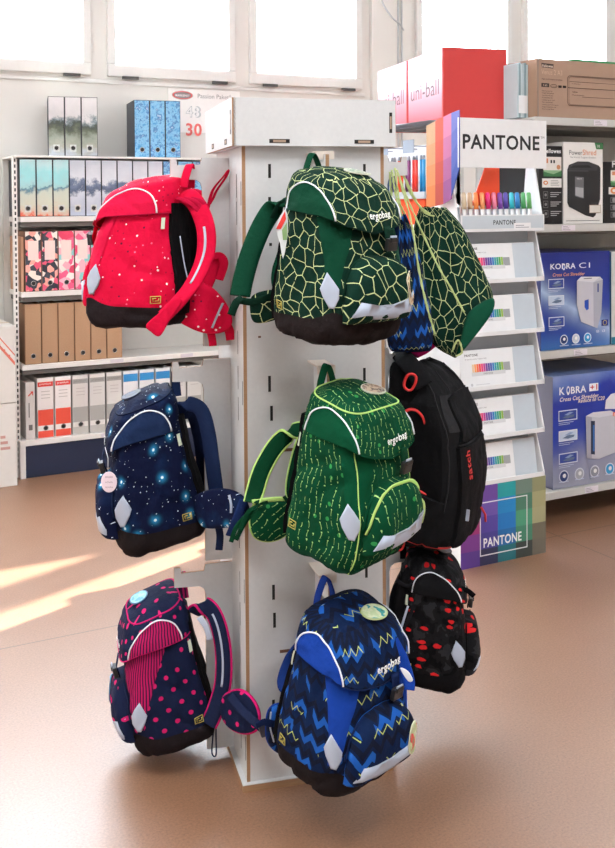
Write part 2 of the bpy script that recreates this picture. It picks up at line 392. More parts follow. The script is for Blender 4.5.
def make_binder(kind,h,wd):
    o=empty('lever_arch_binder')
    em=EDGEC.get(kind,M('2a2e38',.5))
    q=MB(); q.box2((-wd/2,0.003,0),(-wd/2+.003,BD,h)); q.box2((wd/2-.003,0.003,0),(wd/2,BD,h)); q.box2((-wd/2,0.002,0),(wd/2,.006,h)); q.build('cover',em,o,bevel=.0008)
    q=MB(); q.box2((-wd/2+.003,-.0005,.003),(wd/2-.003,.002,h-.003)); q.build('spine',SM[kind],o)
    q=MB(); q.box2((-wd/2+.006,.02,.006),(wd/2-.006,BD-.01,h-.012)); q.build('paper_block',M('e9e5da',.8),o)
    zr=.045 if kind!='red' and kind!='grey' else .055
    q=MB(); q.mi=0; q.tube([(.0125*cos(2*pi*k/20),-.001,zr+.0125*sin(2*pi*k/20)) for k in range(20)],.0022,6,closed=True); q.mi=1; q.cyl((0,-.0012,zr),(0,.0001,zr),.0115,seg=20)
    q.build('finger_ring',[M('c9c9c9',.25,.9),M('0c0c0c',.5)],o)
    if kind in('floral dark','floral light'):
        q=MB(); q.box2((-wd/2+.016,-.0012,h*.52),(wd/2-.016,-.0006,h*.84)); q.build('spine_label',M('f1dcd6',.6),o)
    if kind=='marsh' or kind=='winter' or kind=='coast':
        q=MB(); q.box2((-.017,-.0009,zr-.02),(.017,-.0006,zr+.019)); q.build('ring_plate',M('cfd3cf',.6),o)
    if kind in('red','grey'):
        p=Panel((-wd/2,-.0006,0),(1,0,0),(0,0,1),(0,-1,0))
        for k in range(3): p.rect(M('c4bfbd',.5),.02,h*.66+k*.018,wd-.02,h*.66+k*.018+.004)
        p.text(M('f6f2f0',.5) if kind=='red' else M('84827e',.5),'premium',.012,h*.885,width=wd-.026)
        p.build('print',o)
    return o
_bp={}
def binder(kind,x,y,z,label,group,turn=0,h=BH,wd=BW):
    key=(kind,h,wd)
    if key not in _bp: _bp[key]=make_binder(kind,h,wd); o=_bp[key]
    else:
        s=_bp[key]; o=s.copy(); COL.objects.link(o)
        for ch in list(s.children):
            c=ch.copy(); COL.objects.link(c); c.parent=o
    o.location=(x,y,z+.0005); o.rotation_euler=(0,0,turn); tag(o,label,'binder',group); return o
def xs_at(pxs,py,y): return [at_y(p,py,y).x for p in pxs]
SYF=SY+.012
zt=levels[4]
ordn=['leftmost','second from left','third from left','fourth from left','fifth from left','sixth from left','seventh from left','eighth from left','ninth from left','tenth from left','eleventh from left','twelfth from left','thirteenth from left']
def turned(kind,cpx,th,labels,group):
    c=at_y(cpx,125,SYF+.03); e=Vector((cos(th),sin(th),0))
    for i,lab in enumerate(labels):
        P=c+e*(i-1)*(BW+.0015); binder(kind,P.x,P.y,zt,lab,group,turn=th)
turned('marsh',73,radians(-13),['grey watercolour marsh binder on shelf top, leftmost of three','grey watercolour marsh binder on shelf top, middle of three','grey landscape binder on shelf top, rightmost of three'],'grey landscape binders on top of the shelving')
turned('pond',157.5,radians(-9),['blue water lily pattern binder on shelf top, leftmost of three','blue water lily pattern binder on shelf top, middle of three','blue water lily pattern binder on shelf top, rightmost of three'],'blue patterned binders on top of the shelving')
RH1=levels[4]-levels[3]-.020
zl=levels[3]; x0=at_y(19.5,190,SYF).x+BW/2
for i in range(12):
    x=x0+i*(BW+.0022); r=zl
    if i<3: binder('coast',x,SYF,r,'pale turquoise seascape binder on upper shelf, %s of three'%['leftmost','middle','rightmost'][i],'turquoise landscape binders on the upper shelf',h=RH1)
    elif i<9: binder('winter',x,SYF,r,'grey-blue tree landscape binder on upper shelf, %s binder of that row'%ordn[i],'winter tree binders on the upper shelf',h=RH1)
    else: binder('pond',x,SYF,r,'pale blue water pattern binder on upper shelf, %s binder of that row'%ordn[i],'blue binders on the upper shelf',h=RH1)
zl=levels[2]; x0=at_y(25,260,SYF).x+BW/2
for i in range(12):
    x=x0+i*(BW+.002)
    if i<2: binder('floral dark',x,SYF,zl,'pink and charcoal floral binder on second shelf, %s of two'%['left','right'][i],'floral binders on the second shelf')
    else: binder('floral light',x,SYF,zl,'pink and teal floral binder on second shelf, %s binder of that row'%ordn[i],'floral binders on the second shelf')
q=MB(); q.box2((x0-BW/2-.02,SYF+.01,zl+.0005),(x0-BW/2-.005,SYF+.28,zl+.30)); tag(q.build('cardboard_folder',M('b98e72',.8)),'thin brown cardboard folder standing left of the floral binders','folder')
zl=levels[1]; x0=at_y(25,340,SYF).x+BW/2
for i in range(6): binder('kraft',x0+i*(BW+.0025),SYF,zl,'plain brown kraft binder on third shelf, %s of six'%ordn[i],'kraft binders on the third shelf')
zl=levels[0]; SYG=SYF-.015; x0=at_y(37.5,410,SYG).x+BW/2
for i in range(10):
    x=x0+i*(BW+.008)
    if i<2: binder('red',x,SYG,zl,'red and white binder on lowest shelf, %s of two'%['left','right'][i],'red and white binders on the lowest shelf')
    elif 5<=i<8: binder('blue top',x,SYG,zl,'white binder with blue top label on lowest shelf, %s of three'%['leftmost','middle','rightmost'][i-5],'blue topped binders on the lowest shelf')
    else: binder('grey',x,SYG,zl,'grey and white binder on lowest shelf, %s binder of that row'%ordn[i],'grey binders on the lowest shelf')
q=MB(); q.box2((0,0,0),(.05,.27,.31)); o=q.build('archive_box',M('dcd6d2',.5),bevel=.002); o.location=(x0-BW/2-.062,SYG+.004,zl+.0005)
tag(o,'white narrow archive box at left end of lowest binder shelf','box')
p=Panel((0,0,0),(1,0,0),(0,0,1),(0,-1,0)); p.poly(M('e04a3a',.5),[(.012,.24),(.036,.262),(.04,.257),(.016,.235)]); p.poly(M('e04a3a',.5),[(.026,.262),(.04,.262),(.04,.24),(.035,.24),(.035,.257),(.026,.257)]); p.rect(M('6a6663',.5),.015,.05,.035,.08); p.rect(M('6a6663',.5),.015,.12,.02,.20); p.build('print',o)
# ---- poster behind the blue binders
a=at_y(168,88,WY-.004); b=at_y(240,134,WY-.004)
p0=MB(); p0.box2((0,0,0),(b.x-a.x,.003,a.z-b.z)); po=p0.build('poster',M('f6f5f3',.5)); po.location=(a.x,WY-.006,b.z)
tag(po,'white price poster with red numbers on wall below the windows','poster')
W_=b.x-a.x; H_=a.z-b.z
p=Panel((0,0,0),(1,0,0),(0,0,1),(0,-1,0)); R_=M('d8423c',.5); G_=M('8d8f90',.5)
k=W_/72
p.disc(M('b5b0b0',.5),14*k,H_-6*k,10.5*k,4.2*k); p.disc(M('d5504a',.5),14*k,H_-6*k,9.8*k,3.6*k); p.disc(M('8a8486',.5),14*k,H_-6*k,8.5*k,2.9*k); p.text(M('f3eeee',.5),'MARKENST',14*k,H_-7.2*k,width=14*k,align='c',bold=True)
p.text(G_,'Passion Paket*',29*k,H_-8*k,width=34*k)
p.text(M('b9bfc2',.5),'48',17*k,H_-26*k,height=10*k,bold=True); p.text(M('f4f4f4',.5),'48',17.5*k,H_-25.6*k,height=9.2*k)
p.text(M('e06a64',.5),'30',17*k,H_-43*k,height=11*k,bold=True); p.poly(M('e9a09a',.5),[(40*k,H_-21*k),(62*k,H_-15*k),(62*k,H_-15.5*k),(40*k,H_-22*k)])
p.build('print',po)
# ---- boxes leaning at the far left
WBOX=M('dfdcd7',.55,name='cardboard_white')
zz0=at_y(9,402,5.55).z
for (nm,z0_,z1_,lab) in (('cardboard_carton',0,zz0,'pale grey cardboard carton on floor at far left'),('cardboard_carton',zz0+.004,at_y(9,325,5.55).z,'pale grey cardboard carton with red printed tape, stacked at far left')):
    o=empty(nm,(SX0-.42,5.5,z0_),label=lab,cat='box',group='cartons at the far left')
    h=z1_-z0_; q=MB(); q.box2((0,0,0.0005),(.385,.35,h)); q.build('carton_body',WBOX,o,bevel=.003)
    q=MB(); q.box2((.0,.15,h+.0001),(.385,.20,h+.0012)); q.build('tape',M('c9b9a2',.4),o)
    p=Panel((0,0,0),(1,0,0),(0,0,1),(0,-1,0))
    if z0_>0:
        p.poly(M('d8705e',.5),[(.22,h-.01),(.235,h-.01),(.38,h-.19),(.38,h-.21)]); p.poly(M('d8705e',.5),[(.26,h-.01),(.268,h-.01),(.38,h-.15),(.38,h-.16)])
        for t in range(5): p.poly(M('d8705e',.5),[(.245+.025*t,h-.03-.03*t),(.255+.025*t,h-.03-.03*t),(.257+.025*t,h-.045-.03*t),(.247+.025*t,h-.045-.03*t)])
    else:
        for t in range(3): p.rect(M('c99a92',.5),.30,h*.45+t*.03,.35-.012*t,h*.45+t*.03+.015)
    p.build('print',o)
q=MB(); zs=at_y(6,222,5.6).z
o=empty('wall_ledge',(SX0-.42,5.62,zs),label='small white wall ledge beside the shelving at far left',cat='shelf')
q.box2((0,0,-.02),(.34,.34,0)); q.build('ledge_board',WHITE,o,bevel=.003)
o=empty('desk_device',(SX0-.30,5.66,zs+.0005),label='small pale grey device with green lights on wall ledge',cat='device')
q=MB(); q.box2((0,0,0),(.22,.16,.10)); q.build('casing',M('d4d8d6',.4),o,bevel=.01)
q=MB(); q.box2((.02,-.002,.02),(.2,0.0,.06)); q.build('display',M('9aa8a6',.3),o)
for t in range(4):
    q=MB(); q.cyl((.03+.03*t,-.004,.078),(.03+.03*t,.001,.078),.006); q.build('button',M('7f8c8a' if t%2 else '5fae8c',.4),o)
# ================================================================== display tower
TH=-YAW+radians(14.5)                       # direction of its front face in the room
TC=at_z(247,790,0)                          # front left foot
TU=Vector((cos(TH),sin(TH),0)); TV=Vector((-sin(TH),cos(TH),0))   # along the front face / into the tower
TW=.371; TH_Z=1.735; ZC=1.617
tw=empty('display_tower',(TC.x,TC.y,0),(0,0,TH),label='white square plywood display tower with slotted faces and hook arms carrying backpacks',cat='display stand')
TWM=Matrix.Translation((TC.x,TC.y,0))@Matrix.Rotation(TH,4,'Z')
PLY=N('plywood_edge'); v=PLY.tc('Object'); PLY=PLY.done(PLY.mix(PLY.noise(PLY.mapv(v,(1,1,14)),30,3),lin('8f6a4c'),lin('b08a66')),.7)
PW=N('white_board'); v=PW.tc('Object'); f=PW.noise(v,90,3,.6); PW.bump(f,.05,.0006); PW=PW.done(PW.mix(f,lin('c6c7c8'),lin('d2d3d3')),.38,Coat_Weight=.0)
SLOT=M('171311',.8,name='slot_dark'); SLOTB=M('6b4a35',.8,name='slot_ply')
T=.009
# base plate, inner box, four panels with exposed edges
q=MB(); q.mi=1; q.box2((-.012,-.012,.0),(TW+.012,TW+.012,.018)); q.mi=0; q.box2((-.0125,-.0125,.018),(TW+.0125,TW+.0125,.020)); q.build('base_plate',[PW,PLY],tw)
def panel(name,org,ex,ny,w,z0,z1,slots,hsl=()):
    """board of thickness T with its face at org, outward normal ny"""
    o=MB(); ex=Vector(ex); n=Vector(ny); org=Vector(org)
    def P(x,d,z): return org+ex*x-n*d+Vector((0,0,z))
    o.mi=0
    a=[o.bm.verts.new(P(x,0,z)) for x,z in((0,z0),(w,z0),(w,z1),(0,z1))]; b=[o.bm.verts.new(P(x,T,z)) for x,z in((0,z0),(w,z0),(w,z1),(0,z1))]
    o.face(a); o.face(b[::-1]); o.mi=1
    for i in range(4): o.face([a[i],a[(i+1)%4],b[(i+1)%4],b[i]])
    p=o.build(name,[PW,PLY],tw)
    for x,z,hw,hh,dk in slots:
        s=MB(); s.mi=dk; c=P(x,.0,z)
        s.face([s.bm.verts.new(c+ex*sx*hw+Vector((0,0,sz*hh))+n*.0006) for sx,sz in((-1,-1),(1,-1),(1,1),(-1,1))])
        s.build('slot',[SLOT,SLOTB],p)
    return p
sl=[]
for pxs,y0,y1,dk in [(266,164,178,0),(266,197,211,0),(267,243,246,0),(266,376,392,0),(268,406,421,0),(270,585,600,0),(271,613,628,0),(270,700,716,0),(361,164,172,0),(361,368,381,0),(363,564,578,0),(256,336,338,1),(256,460,470,0),(272,500,508,0)]:
    c0=on_plane(pxs,y0,TC,TV); c1=on_plane(pxs,y1,TC,TV); l=TWM.inverted()@((c0+c1)/2); sl.append((l.x,l.z,.0035,abs(c0.z-c1.z)/2,dk))
for pxs,py in [(286,252),(284,651),(284,450)]:
    c0=on_plane(pxs,py,TC,TV); l=TWM.inverted()@c0; sl.append((l.x,l.z,.02,.004,1))
panel('front_panel',(.009,0,0),(1,0,0),(0,-1,0),TW-.018,.020,ZC,sl)
ss=[]
for z in (.10,.42,.50,.62,.95,1.03,1.12,1.35,1.45,1.52): ss.append((.30,z,.003,.03,0))
for z in (.2,.72,1.25): ss.append((.16,z,.014,.010,1))
for z in (.1,.5,1.0,1.5): ss.append((.36,z,.003,.03,0))
panel('side_panel',(0,TW,0),(0,-1,0),(-1,0,0),TW,.020,ZC,ss)
panel('side_panel',(TW,0,0),(0,1,0),(1,0,0),TW,.020,ZC,ss)
panel('rear_panel',(TW-.009,TW,0),(-1,0,0),(0,1,0),TW-.018,.020,ZC,[])
# crown: four boards round the top with tabs
OV=.024
def crown(name,org,ex,n,w,z0,z1,sl):
    o=MB(); ex=Vector(ex); n=Vector(n); org=Vector(org)
    def P(x,d,z): return org+ex*x-n*d+Vector((0,0,z))
    o.mi=0; r=.006
    pts=[(0,z0),(w,z0),(w,z1),(0,z1)]
    a=[o.bm.verts.new(P(x,0,z)) for x,z in pts]; b=[o.bm.verts.new(P(x,T,z)) for x,z in pts]
    o.face(a); o.face(b[::-1]); o.mi=1
    for i in range(4): o.face([a[i],a[(i+1)%4],b[(i+1)%4],b[i]])
    p=o.build(name,[PW,PLY],tw)
    for x,z,hw,hh in sl:
        s=MB()
        for mi,k,h in((0,1,.0006),(1,.62,.0009)):
            s.mi=mi; m=[s.bm.verts.new(P(x+sx*hw*k,-h,z+sz*hh*k)) for sx,sz in((-1,-1),(1,-1),(1,1),(-1,1))]; s.face(m)
        s.build('tab_slot',[SLOT,M('a58b76',.7)],p)
z0,z1=ZC,TH_Z; zm=(z0+z1)/2
crown('crown_board',(-OV,-OV,0),(1,0,0),(0,-1,0),TW+2*OV,z0,z1,[(.115,z0+.012,.026,.005),(.335,z0+.012,.026,.005),(TW+2*OV-.013,zm+.002,.004,.026)])
crown('crown_board',(-OV-.004,TW+OV,0),(0,-1,0),(-1,0,0),TW+2*OV+.0,z0,z1-.0,[(.13,z0+.014,.018,.007),(.33,z0+.014,.018,.007),(TW+2*OV-.02,zm,.006,.03)])
crown('crown_board',(TW+OV+.004,-OV+.01,0),(0,1,0),(1,0,0),TW+2*OV-.01,z0,z1,[])
crown('crown_board',(TW+OV,TW+OV,0),(-1,0,0),(0,1,0),TW+2*OV,z0,z1,[])
q=MB(); q.box2((-OV+.01,-OV+.01,z0),(TW+OV-.01,TW+OV-.01,z0+.008)); q.build('crown_floor',PW,tw)
# hook fins: flat boards standing out from each face, arm at the top
def fin(face,ztop,zbot,arm,bodyw=.072,pos=.5):
    """outline in (out, z), extruded T"""
    a=arm; t=.036
    pts=[(0,ztop-.004),(a-.012,ztop-.004-.02),(a-.010,ztop+.002),(a,ztop+.002),(a,ztop-.020-t),(bodyw+.016,ztop-.022-t),(bodyw+.004,ztop-.028-t),(bodyw,ztop-.040-t),(bodyw,zbot),(0,zbot)]
    pts=[(0,ztop),(bodyw,ztop),(bodyw+.004,ztop-.018),(a-.018,ztop-.020),(a-.016,ztop-.004),(a,ztop-.004),(a,ztop-.020-t),(bodyw+.016,ztop-.022-t),(bodyw+.004,ztop-.030-t),(bodyw,ztop-.044-t),(bodyw,zbot),(0,zbot)]
    c={'left':((0,TW*pos),(-1,0)),'front':((TW*pos,0),(0,-1)),'right':((TW,TW*pos),(1,0))}[face]
    (cx,cy),(nx,ny)=c; n=Vector((nx,ny,0)); e=Vector((-ny,nx,0)); org=Vector((cx,cy,0))-e*T/2
    o=MB(); A=[o.bm.verts.new(org+n*x+Vector((0,0,z))) for x,z in pts]; B=[o.bm.verts.new(org+n*x+e*T+Vector((0,0,z))) for x,z in pts]
    o.mi=0; o.face(A); o.face(B[::-1]); o.mi=1
    for i in range(len(pts)): o.face([A[i],A[(i+1)%len(pts)],B[(i+1)%len(pts)],B[i]])
    f=o.build('hook_fin',[PW,PLY],tw)
    if face=='front':
        s=MB(); s.box(Vector((cx,cy-.055,ztop+.003)),(.045,.10,.004)); s.box(Vector((cx,cy-.104,ztop-.006)),(.045,.003,.018)); s.build('support_plate',M('cfc3b8',.4),f)
    return f
LM=TWM@Vector((0,TW/2,0)); LD=(LM).dot(FWD)
zs=[(at_d(215,158,LD).z,at_d(215,345,LD).z),(at_d(215,358,LD).z,at_d(215,558,LD).z),(at_d(215,561,LD).z,at_d(215,745,LD).z)]
for a,b in zs: fin('left',a,b,.155)
FM=TWM@Vector((TW/2,-.06,0)); FD=FM.dot(FWD)
zf=[(at_d(320,y,FD).z) for y in (154,365,571)]
for a in zf: fin('front',a,a-.30,.125,.03)
for a,b in zs: fin('right',a+.01,b,.13)
print('tower',TC,'left depth',LD,'front depth',FD)
# ================================================================== backpack patterns (drawn in metres on the cloth)
def clothbump(n): 
    cloth_relief(n); n.b.inputs['Specular IOR Level'].default_value=.10
def uvn(n): return n.tc('UV')
def warp(n,v,amt=.01,sc=9):
    nz=n.noise(v,sc,2,out='Color'); a=n.node('ShaderNodeVectorMath',operation='SUBTRACT'); n.link(nz,a.inputs[0]); a.inputs[1].default_value=(.5,.5,.5)
    b=n.node('ShaderNodeVectorMath',operation='SCALE'); n.link(a.outputs[0],b.inputs[0]); b.inputs['Scale'].default_value=amt
    c=n.node('ShaderNodeVectorMath',operation='ADD'); n.link(v,c.inputs[0]); n.link(b.outputs[0],c.inputs[1]); return c.outputs[0]
def pat_cracks():
    n=N('fabric_green_cracked_lines'); v=warp(n,uvn(n),.006,30)
    q=n.vor(v,32,'DISTANCE_TO_EDGE'); d=q.outputs['Distance']
    dash=n.gt(n.noise(v,75,1),.34); ln=n.mul(n.lt(d,.030),dash)
    base=n.mix(n.noise(uvn(n),14,2),lin('07211a'),lin('0d3327'))
    clothbump(n); return n.done(n.mix(ln,base,lin('c3cd94')),.8)
def pat_strings():
    n=N('fabric_green_lime_strings'); s=n.sep(uvn(n)); u,v=s[0],s[1]
    wob=n.mul(n.math('SINE',n.mul(v,48)),.0030); wob2=n.mul(n.sub(n.noise(uvn(n),13,2),.5),.040)
    x=n.mul(n.add(u,n.add(wob,wob2)),58); col=n.math('FLOOR',x); f=n.math('ABSOLUTE',n.sub(n.fr(x),.5))
    dz=n.fr(n.add(n.mul(v,46),n.mul(n.math('SINE',n.mul(col,12.9898)),7)))
    dots=n.gt(dz,.22); thick=n.mul(n.gt(dz,.86),.055)
    ln=n.mul(n.mul(n.lt(f,n.add(.030,thick)),dots),n.gt(n.noise(n.comb(n.mul(col,.31),n.mul(v,9)),5,0),.42))
    base=n.mix(n.noise(uvn(n),16,2),lin('02351f'),lin('064a2d'))
    q=n.vor(uvn(n),26); sp=n.mul(n.lt(q.outputs['Distance'],.13),n.gt(n.sep(q.outputs['Color'])[0],.72)); base=n.mix(sp,base,lin('2f8a48'))
    clothbump(n); return n.done(n.mix(ln,base,lin('a5cc7c')),.8)
def pat_zigzag():
    n=N('fabric_blue_zigzag'); s=n.sep(uvn(n)); u,v=s[0],s[1]
    wn=n.noise(uvn(n),9,1)
    tri=n.math('PINGPONG',n.add(u,n.mul(wn,.03)),.019)
    t=n.mul(n.add(v,n.mul(tri,1.15)),16.5); row=n.math('FLOOR',t); f=n.fr(t)
    on=n.gt(n.noise(n.comb(n.mul(u,1.0),n.mul(row,.37)),26,0),.46)
    thick=n.mul(n.mul(n.gt(f,.12),n.lt(f,.42)),on)
    tri2=n.math('PINGPONG',n.add(u,.011),.0125); t2=n.mul(n.add(v,n.mul(tri2,1.3)),15); f2=n.fr(t2)
    on2=n.gt(n.noise(n.comb(n.mul(u,1.0),n.mul(n.math('FLOOR',t2),.53)),20,0),.5)
    thin=n.mul(n.lt(n.math('ABSOLUTE',n.sub(f2,.75)),.024),on2)
    base=n.mix(n.noise(uvn(n),12,2),lin('091632'),lin('0f2650'))
    dk=n.mul(n.gt(f,.55),n.lt(f,.8)); base=n.mix(dk,base,lin('11172a'))
    c=n.mix(thick,base,lin('1b55a6')); c=n.mix(thin,c,lin('b9c46a'))
    clothbump(n); return n.done(c,.8)
def pat_confetti():
    n=N('fabric_crimson_speckles'); q=n.vor(uvn(n),52); r=n.sep(q.outputs['Color'])
    dot=n.mul(n.lt(q.outputs['Distance'],n.add(.06,n.mul(r[1],.10))),n.gt(r[0],.58))
    dc=n.ramp(r[2],[(0,'f7e6ea'),(.42,'8b1030'),(.7,'f06a8c'),(.85,'5a1530')],'CONSTANT')
    base=n.mix(n.noise(uvn(n),9,2),lin('c00431'),lin('db1040'))
    clothbump(n); return n.done(n.mix(dot,base,dc),.75)
def pat_stars():
    n=N('fabric_navy_starry'); v=uvn(n)
    q=n.vor(v,62); r=n.sep(q.outputs['Color']); dot=n.mul(n.lt(q.outputs['Distance'],n.add(.03,n.mul(r[1],.07))),n.gt(r[0],.6))
    g=n.vor(v,12.0); gr=n.sep(g.outputs['Color']); d=g.outputs['Distance']
    glow=n.mul(n.math('POWER',n.math('SUBTRACT',1,n.mul(d,3.4),clamp=True),2.4),n.gt(gr[0],.45))
    neb=n.math('SUBTRACT',n.noise(v,14,4),.52,clamp=True)
    base=n.mix(n.mul(neb,2.2),lin('0a1230'),lin('123360'))
    c=n.mix(glow,base,lin('2fa3d8')); core=n.mul(n.lt(d,.045),n.gt(gr[0],.45)); c=n.mix(core,c,lin('e8f6fb'))
    clothbump(n); return n.done(n.mix(dot,c,lin('d7e6f2')),.78)
def pat_polka():
    n=N('fabric_navy_pink_dots'); s=n.sep(uvn(n)); x=n.mul(s[0],23.5); y=n.mul(s[1],23.5)
    x2=n.add(x,n.mul(y,.42)); y2=n.sub(y,n.mul(x,.30))
    fx=n.sub(n.fr(x2),.5); fy=n.sub(n.fr(y2),.5)
    d=n.math('SQRT',n.add(n.mul(fx,fx),n.mul(fy,fy))); dot=n.lt(d,.165)
    hsh=n.gt(n.fr(n.mul(n.math('SINE',n.add(n.mul(n.math('FLOOR',x2),12.99),n.mul(n.math('FLOOR',y2),78.2))),43.7)),.22)
    base=n.mix(n.noise(uvn(n),10,2),lin('10162f'),lin('1a2443'))
    clothbump(n); return n.done(n.mix(n.mul(dot,hsh),base,lin('c81e66')),.8)
def pat_stripes():
    n=N('fabric_magenta_stripes'); s=n.sep(uvn(n)); f=n.gt(n.fr(n.mul(s[0],105)),.45)
    clothbump(n); return n.done(n.mix(f,lin('3a1636'),lin('b0185a')),.8)
def pat_flecks():
    n=N('fabric_black_red_flecks'); v=uvn(n); m=n.mapv(v,(.75,1.5,1))
    q=n.vor(warp(n,m,.012,60),27); r=n.sep(q.outputs['Color']); dot=n.mul(n.lt(q.outputs['Distance'],.26),n.gt(r[0],.74))
    cam=n.ramp(n.noise(v,24,2),[(0,'0e0e10'),(.45,'19191b'),(.56,'2a2a2d'),(1,'1e1e21')],'CONSTANT')
    clothbump(n); return n.done(n.mix(dot,cam,lin('cf2326')),.8)
REFL=M('a9b4c6',.35,name='reflective_silver'); WPIPE=M('e6ebf2',.4,name='piping_white')
BASED=FAB('201a1b','fabric_base_dark'); BLK=FAB('0c0c0e','fabric_black')
def interp(tab,t):
    for (a,va),(b,vb) in zip(tab,tab[1:]):
        if t<=b:
            k=max(0,(t-a)/(b-a)); k=k*k*(3-2*k)*.5+k*.5; return va+(vb-va)*k
    return tab[-1][1]
class Shape:
    def __init__(s,hw,yf,yb,H,n=4.5,wr=.004,seed=0,rb=.03,rt=0):
        s.hw=hw;s.yf=yf;s.yb=yb;s.H=H;s.n=n;s.wr=wr;s.seed=seed;s.rb=rb;s.rt=rt
    def sq(s,p):
        p=(p+4)%8-4
        if -1<=p<=1:a,b=p,-1
        elif 1<p<=3:a,b=1,p-2
        elif -3<=p<-1:a,b=-1,-2-p
        elif p>3:a,b=4-p,1
        else:a,b=-4-p,1
        k=(abs(a)**s.n+abs(b)**s.n)**(-1/s.n); return a*k,b*k
    def raw(s,p,z):
        t=z/s.H; a,b=s.sq(p); hw=interp(s.hw,t); f=interp(s.yf,t); k=interp(s.yb,t)
        ins=0
        if z<s.rb: ins=s.rb-sqrt(max(0,s.rb**2-(s.rb-z)**2))
        if s.rt and z>s.H-s.rt: q=z-(s.H-s.rt); ins=s.rt-sqrt(max(0,s.rt**2-q*q))
        hd=(k-f)/2
        return Vector(((hw-ins)*a,(k+f)/2+(hd-ins)*b,z))
    def __call__(s,p,z,off=0):
        P=s.raw(p,z); zz=min(max(z,.012),s.H-.012-s.rt*.5)
        du=s.raw(p+.04,zz)-s.raw(p-.04,zz); dv=s.raw(p,zz+.006)-s.raw(p,zz-.006)
        n=du.cross(dv); n=n.normalized() if n.length>1e-9 else Vector((0,0,1))
        w=0
        if s.wr:
            q=Vector((P.x*9+s.seed,P.y*9,P.z*5)); w=s.wr*(noise.noise(q)+.6*noise.noise(q*2.3)+.9*(abs(noise.noise(Vector((P.x*26+s.seed+P.z*9,P.y*26-P.z*12,P.z*7))))-.25))
            side=min(1,max(0,(abs((p+4)%8-4)-.9)*3))*min(1,max(0,(3.1-abs((p+4)%8-4))*3))
            r=noise.noise(Vector((P.y*13+P.z*8+s.seed*3.1,P.z*3.5-P.y*4,P.x*4))); w-=s.wr*1.15*side*max(0,.16-abs(r))/.16
            r=noise.noise(Vector((P.x*11-P.z*9+s.seed*1.7,P.z*4+P.x*3,2.2))); w-=s.wr*.6*(1-side)*max(0,.14-abs(r))/.14
        return P+n*(w+off)
US=.112
def uvp(p,z): return (p*US,z)
def close_shell(name,S,mat,parent,z1,off=0,top=None,nu=96,nv=36,close_top=False,bot=True):
    """the bag's outer skin from its bottom to z1 (or top(p))"""
    q=MB(); tf=top or (lambda p:z1)
    V=q.grid(lambda u,v:S(u*8-4,tf(u*8-4)*(v**1.15),off),nu,nv,lambda u,v:uvp(u*8-4,tf(u*8-4)*(v**1.15)),closed=True)
    def capring(idx,sgn):
        ring=[V[i][idx] for i in range(nu)]; c=Vector((0,0,0))
        for r_ in ring: c+=r_.co
        c/=nu; prev=ring
        for k in (.75,.4):
            nr=[q.bm.verts.new(c+(r_.co-c)*k+Vector((0,0,sgn*.002*(1-k)))) for r_ in ring]
            for i in range(nu):
                q.face([prev[i],prev[(i+1)%nu],nr[(i+1)%nu],nr[i]],[(x.co.x,x.co.y) for x in (prev[i],prev[(i+1)%nu],nr[(i+1)%nu],nr[i])],True)
            prev=nr
        cv=q.bm.verts.new(c)
        for i in range(nu): q.face([prev[i],prev[(i+1)%nu],cv],[(x.co.x,x.co.y) for x in (prev[i],prev[(i+1)%nu],cv)],True)
    if bot: capring(0,-1)
    if close_top: capring(nv,1)
    return q.build(name,mat,parent)
def patch(name,F,mat,parent,p0,p1,lo,hi,off=.0015,nu=20,nv=12,edge=.0025):
    """a sewn on piece between lo(p) and hi(p) on the surface F, with turned down edges"""
    q=MB(); lo_=lo if callable(lo) else (lambda p:lo); hi_=hi if callable(hi) else (lambda p:hi)
    def f(u,v,o): 
        p=p0+(p1-p0)*u; a=lo_(p); b=hi_(p); return F(p,a+(b-a)*v,o)
    q.grid(lambda u,v:f(u,v,off),nu,nv,lambda u,v:uvp(p0+(p1-p0)*u,lo_(p0+(p1-p0)*u)+(hi_(p0+(p1-p0)*u)-lo_(p0+(p1-p0)*u))*v))
    bd=[(i/nu,0) for i in range(nu)]+[(1,j/nv) for j in range(nv)]+[(1-i/nu,1) for i in range(nu)]+[(0,1-j/nv) for j in range(nv)]
    A=[q.bm.verts.new(f(u,v,off)) for u,v in bd]; B=[q.bm.verts.new(f(u,v,off-edge)) for u,v in bd]; k=len(bd)
    for i in range(k): q.face([A[i],A[(i+1)%k],B[(i+1)%k],B[i]])
    return q.build(name,mat,parent)
def tube_on(name,F,mat,parent,pz,r=.0018,off=.002,closed=False):
    q=MB(); q.tube([F(p,z,off) for p,z in pz],r,6,closed=closed); return q.build(name,mat,parent)
def blob_patch(name,F,mat,parent,outline,off=.002,k=6):
    """filled shape from an outline of (p,z) points, laid on surface F"""
    q=MB(); n=len(outline); cx=sum(a for a,b in outline)/n; cz=sum(b for a,b in outline)/n
    prev=None
    for j in range(k+1):
        s=1-j/k
        if j==k:
            c=q.bm.verts.new(F(cx,cz,off))
            for i in range(n): q.face([prev[i],prev[(i+1)%n],c],smooth=True)
        else:
            r=[q.bm.verts.new(F(cx+(a-cx)*s,cz+(b-cz)*s,off)) for a,b in outline]
            if prev is None:
                e=[q.bm.verts.new(F(a,b,off-.003)) for a,b in outline]
                for i in range(n): q.face([e[i],e[(i+1)%n],r[(i+1)%n],r[i]])
            else:
                for i in range(n): q.face([prev[i],prev[(i+1)%n],r[(i+1)%n],r[i]],smooth=True)
            prev=r
    return q.build(name,mat,parent)
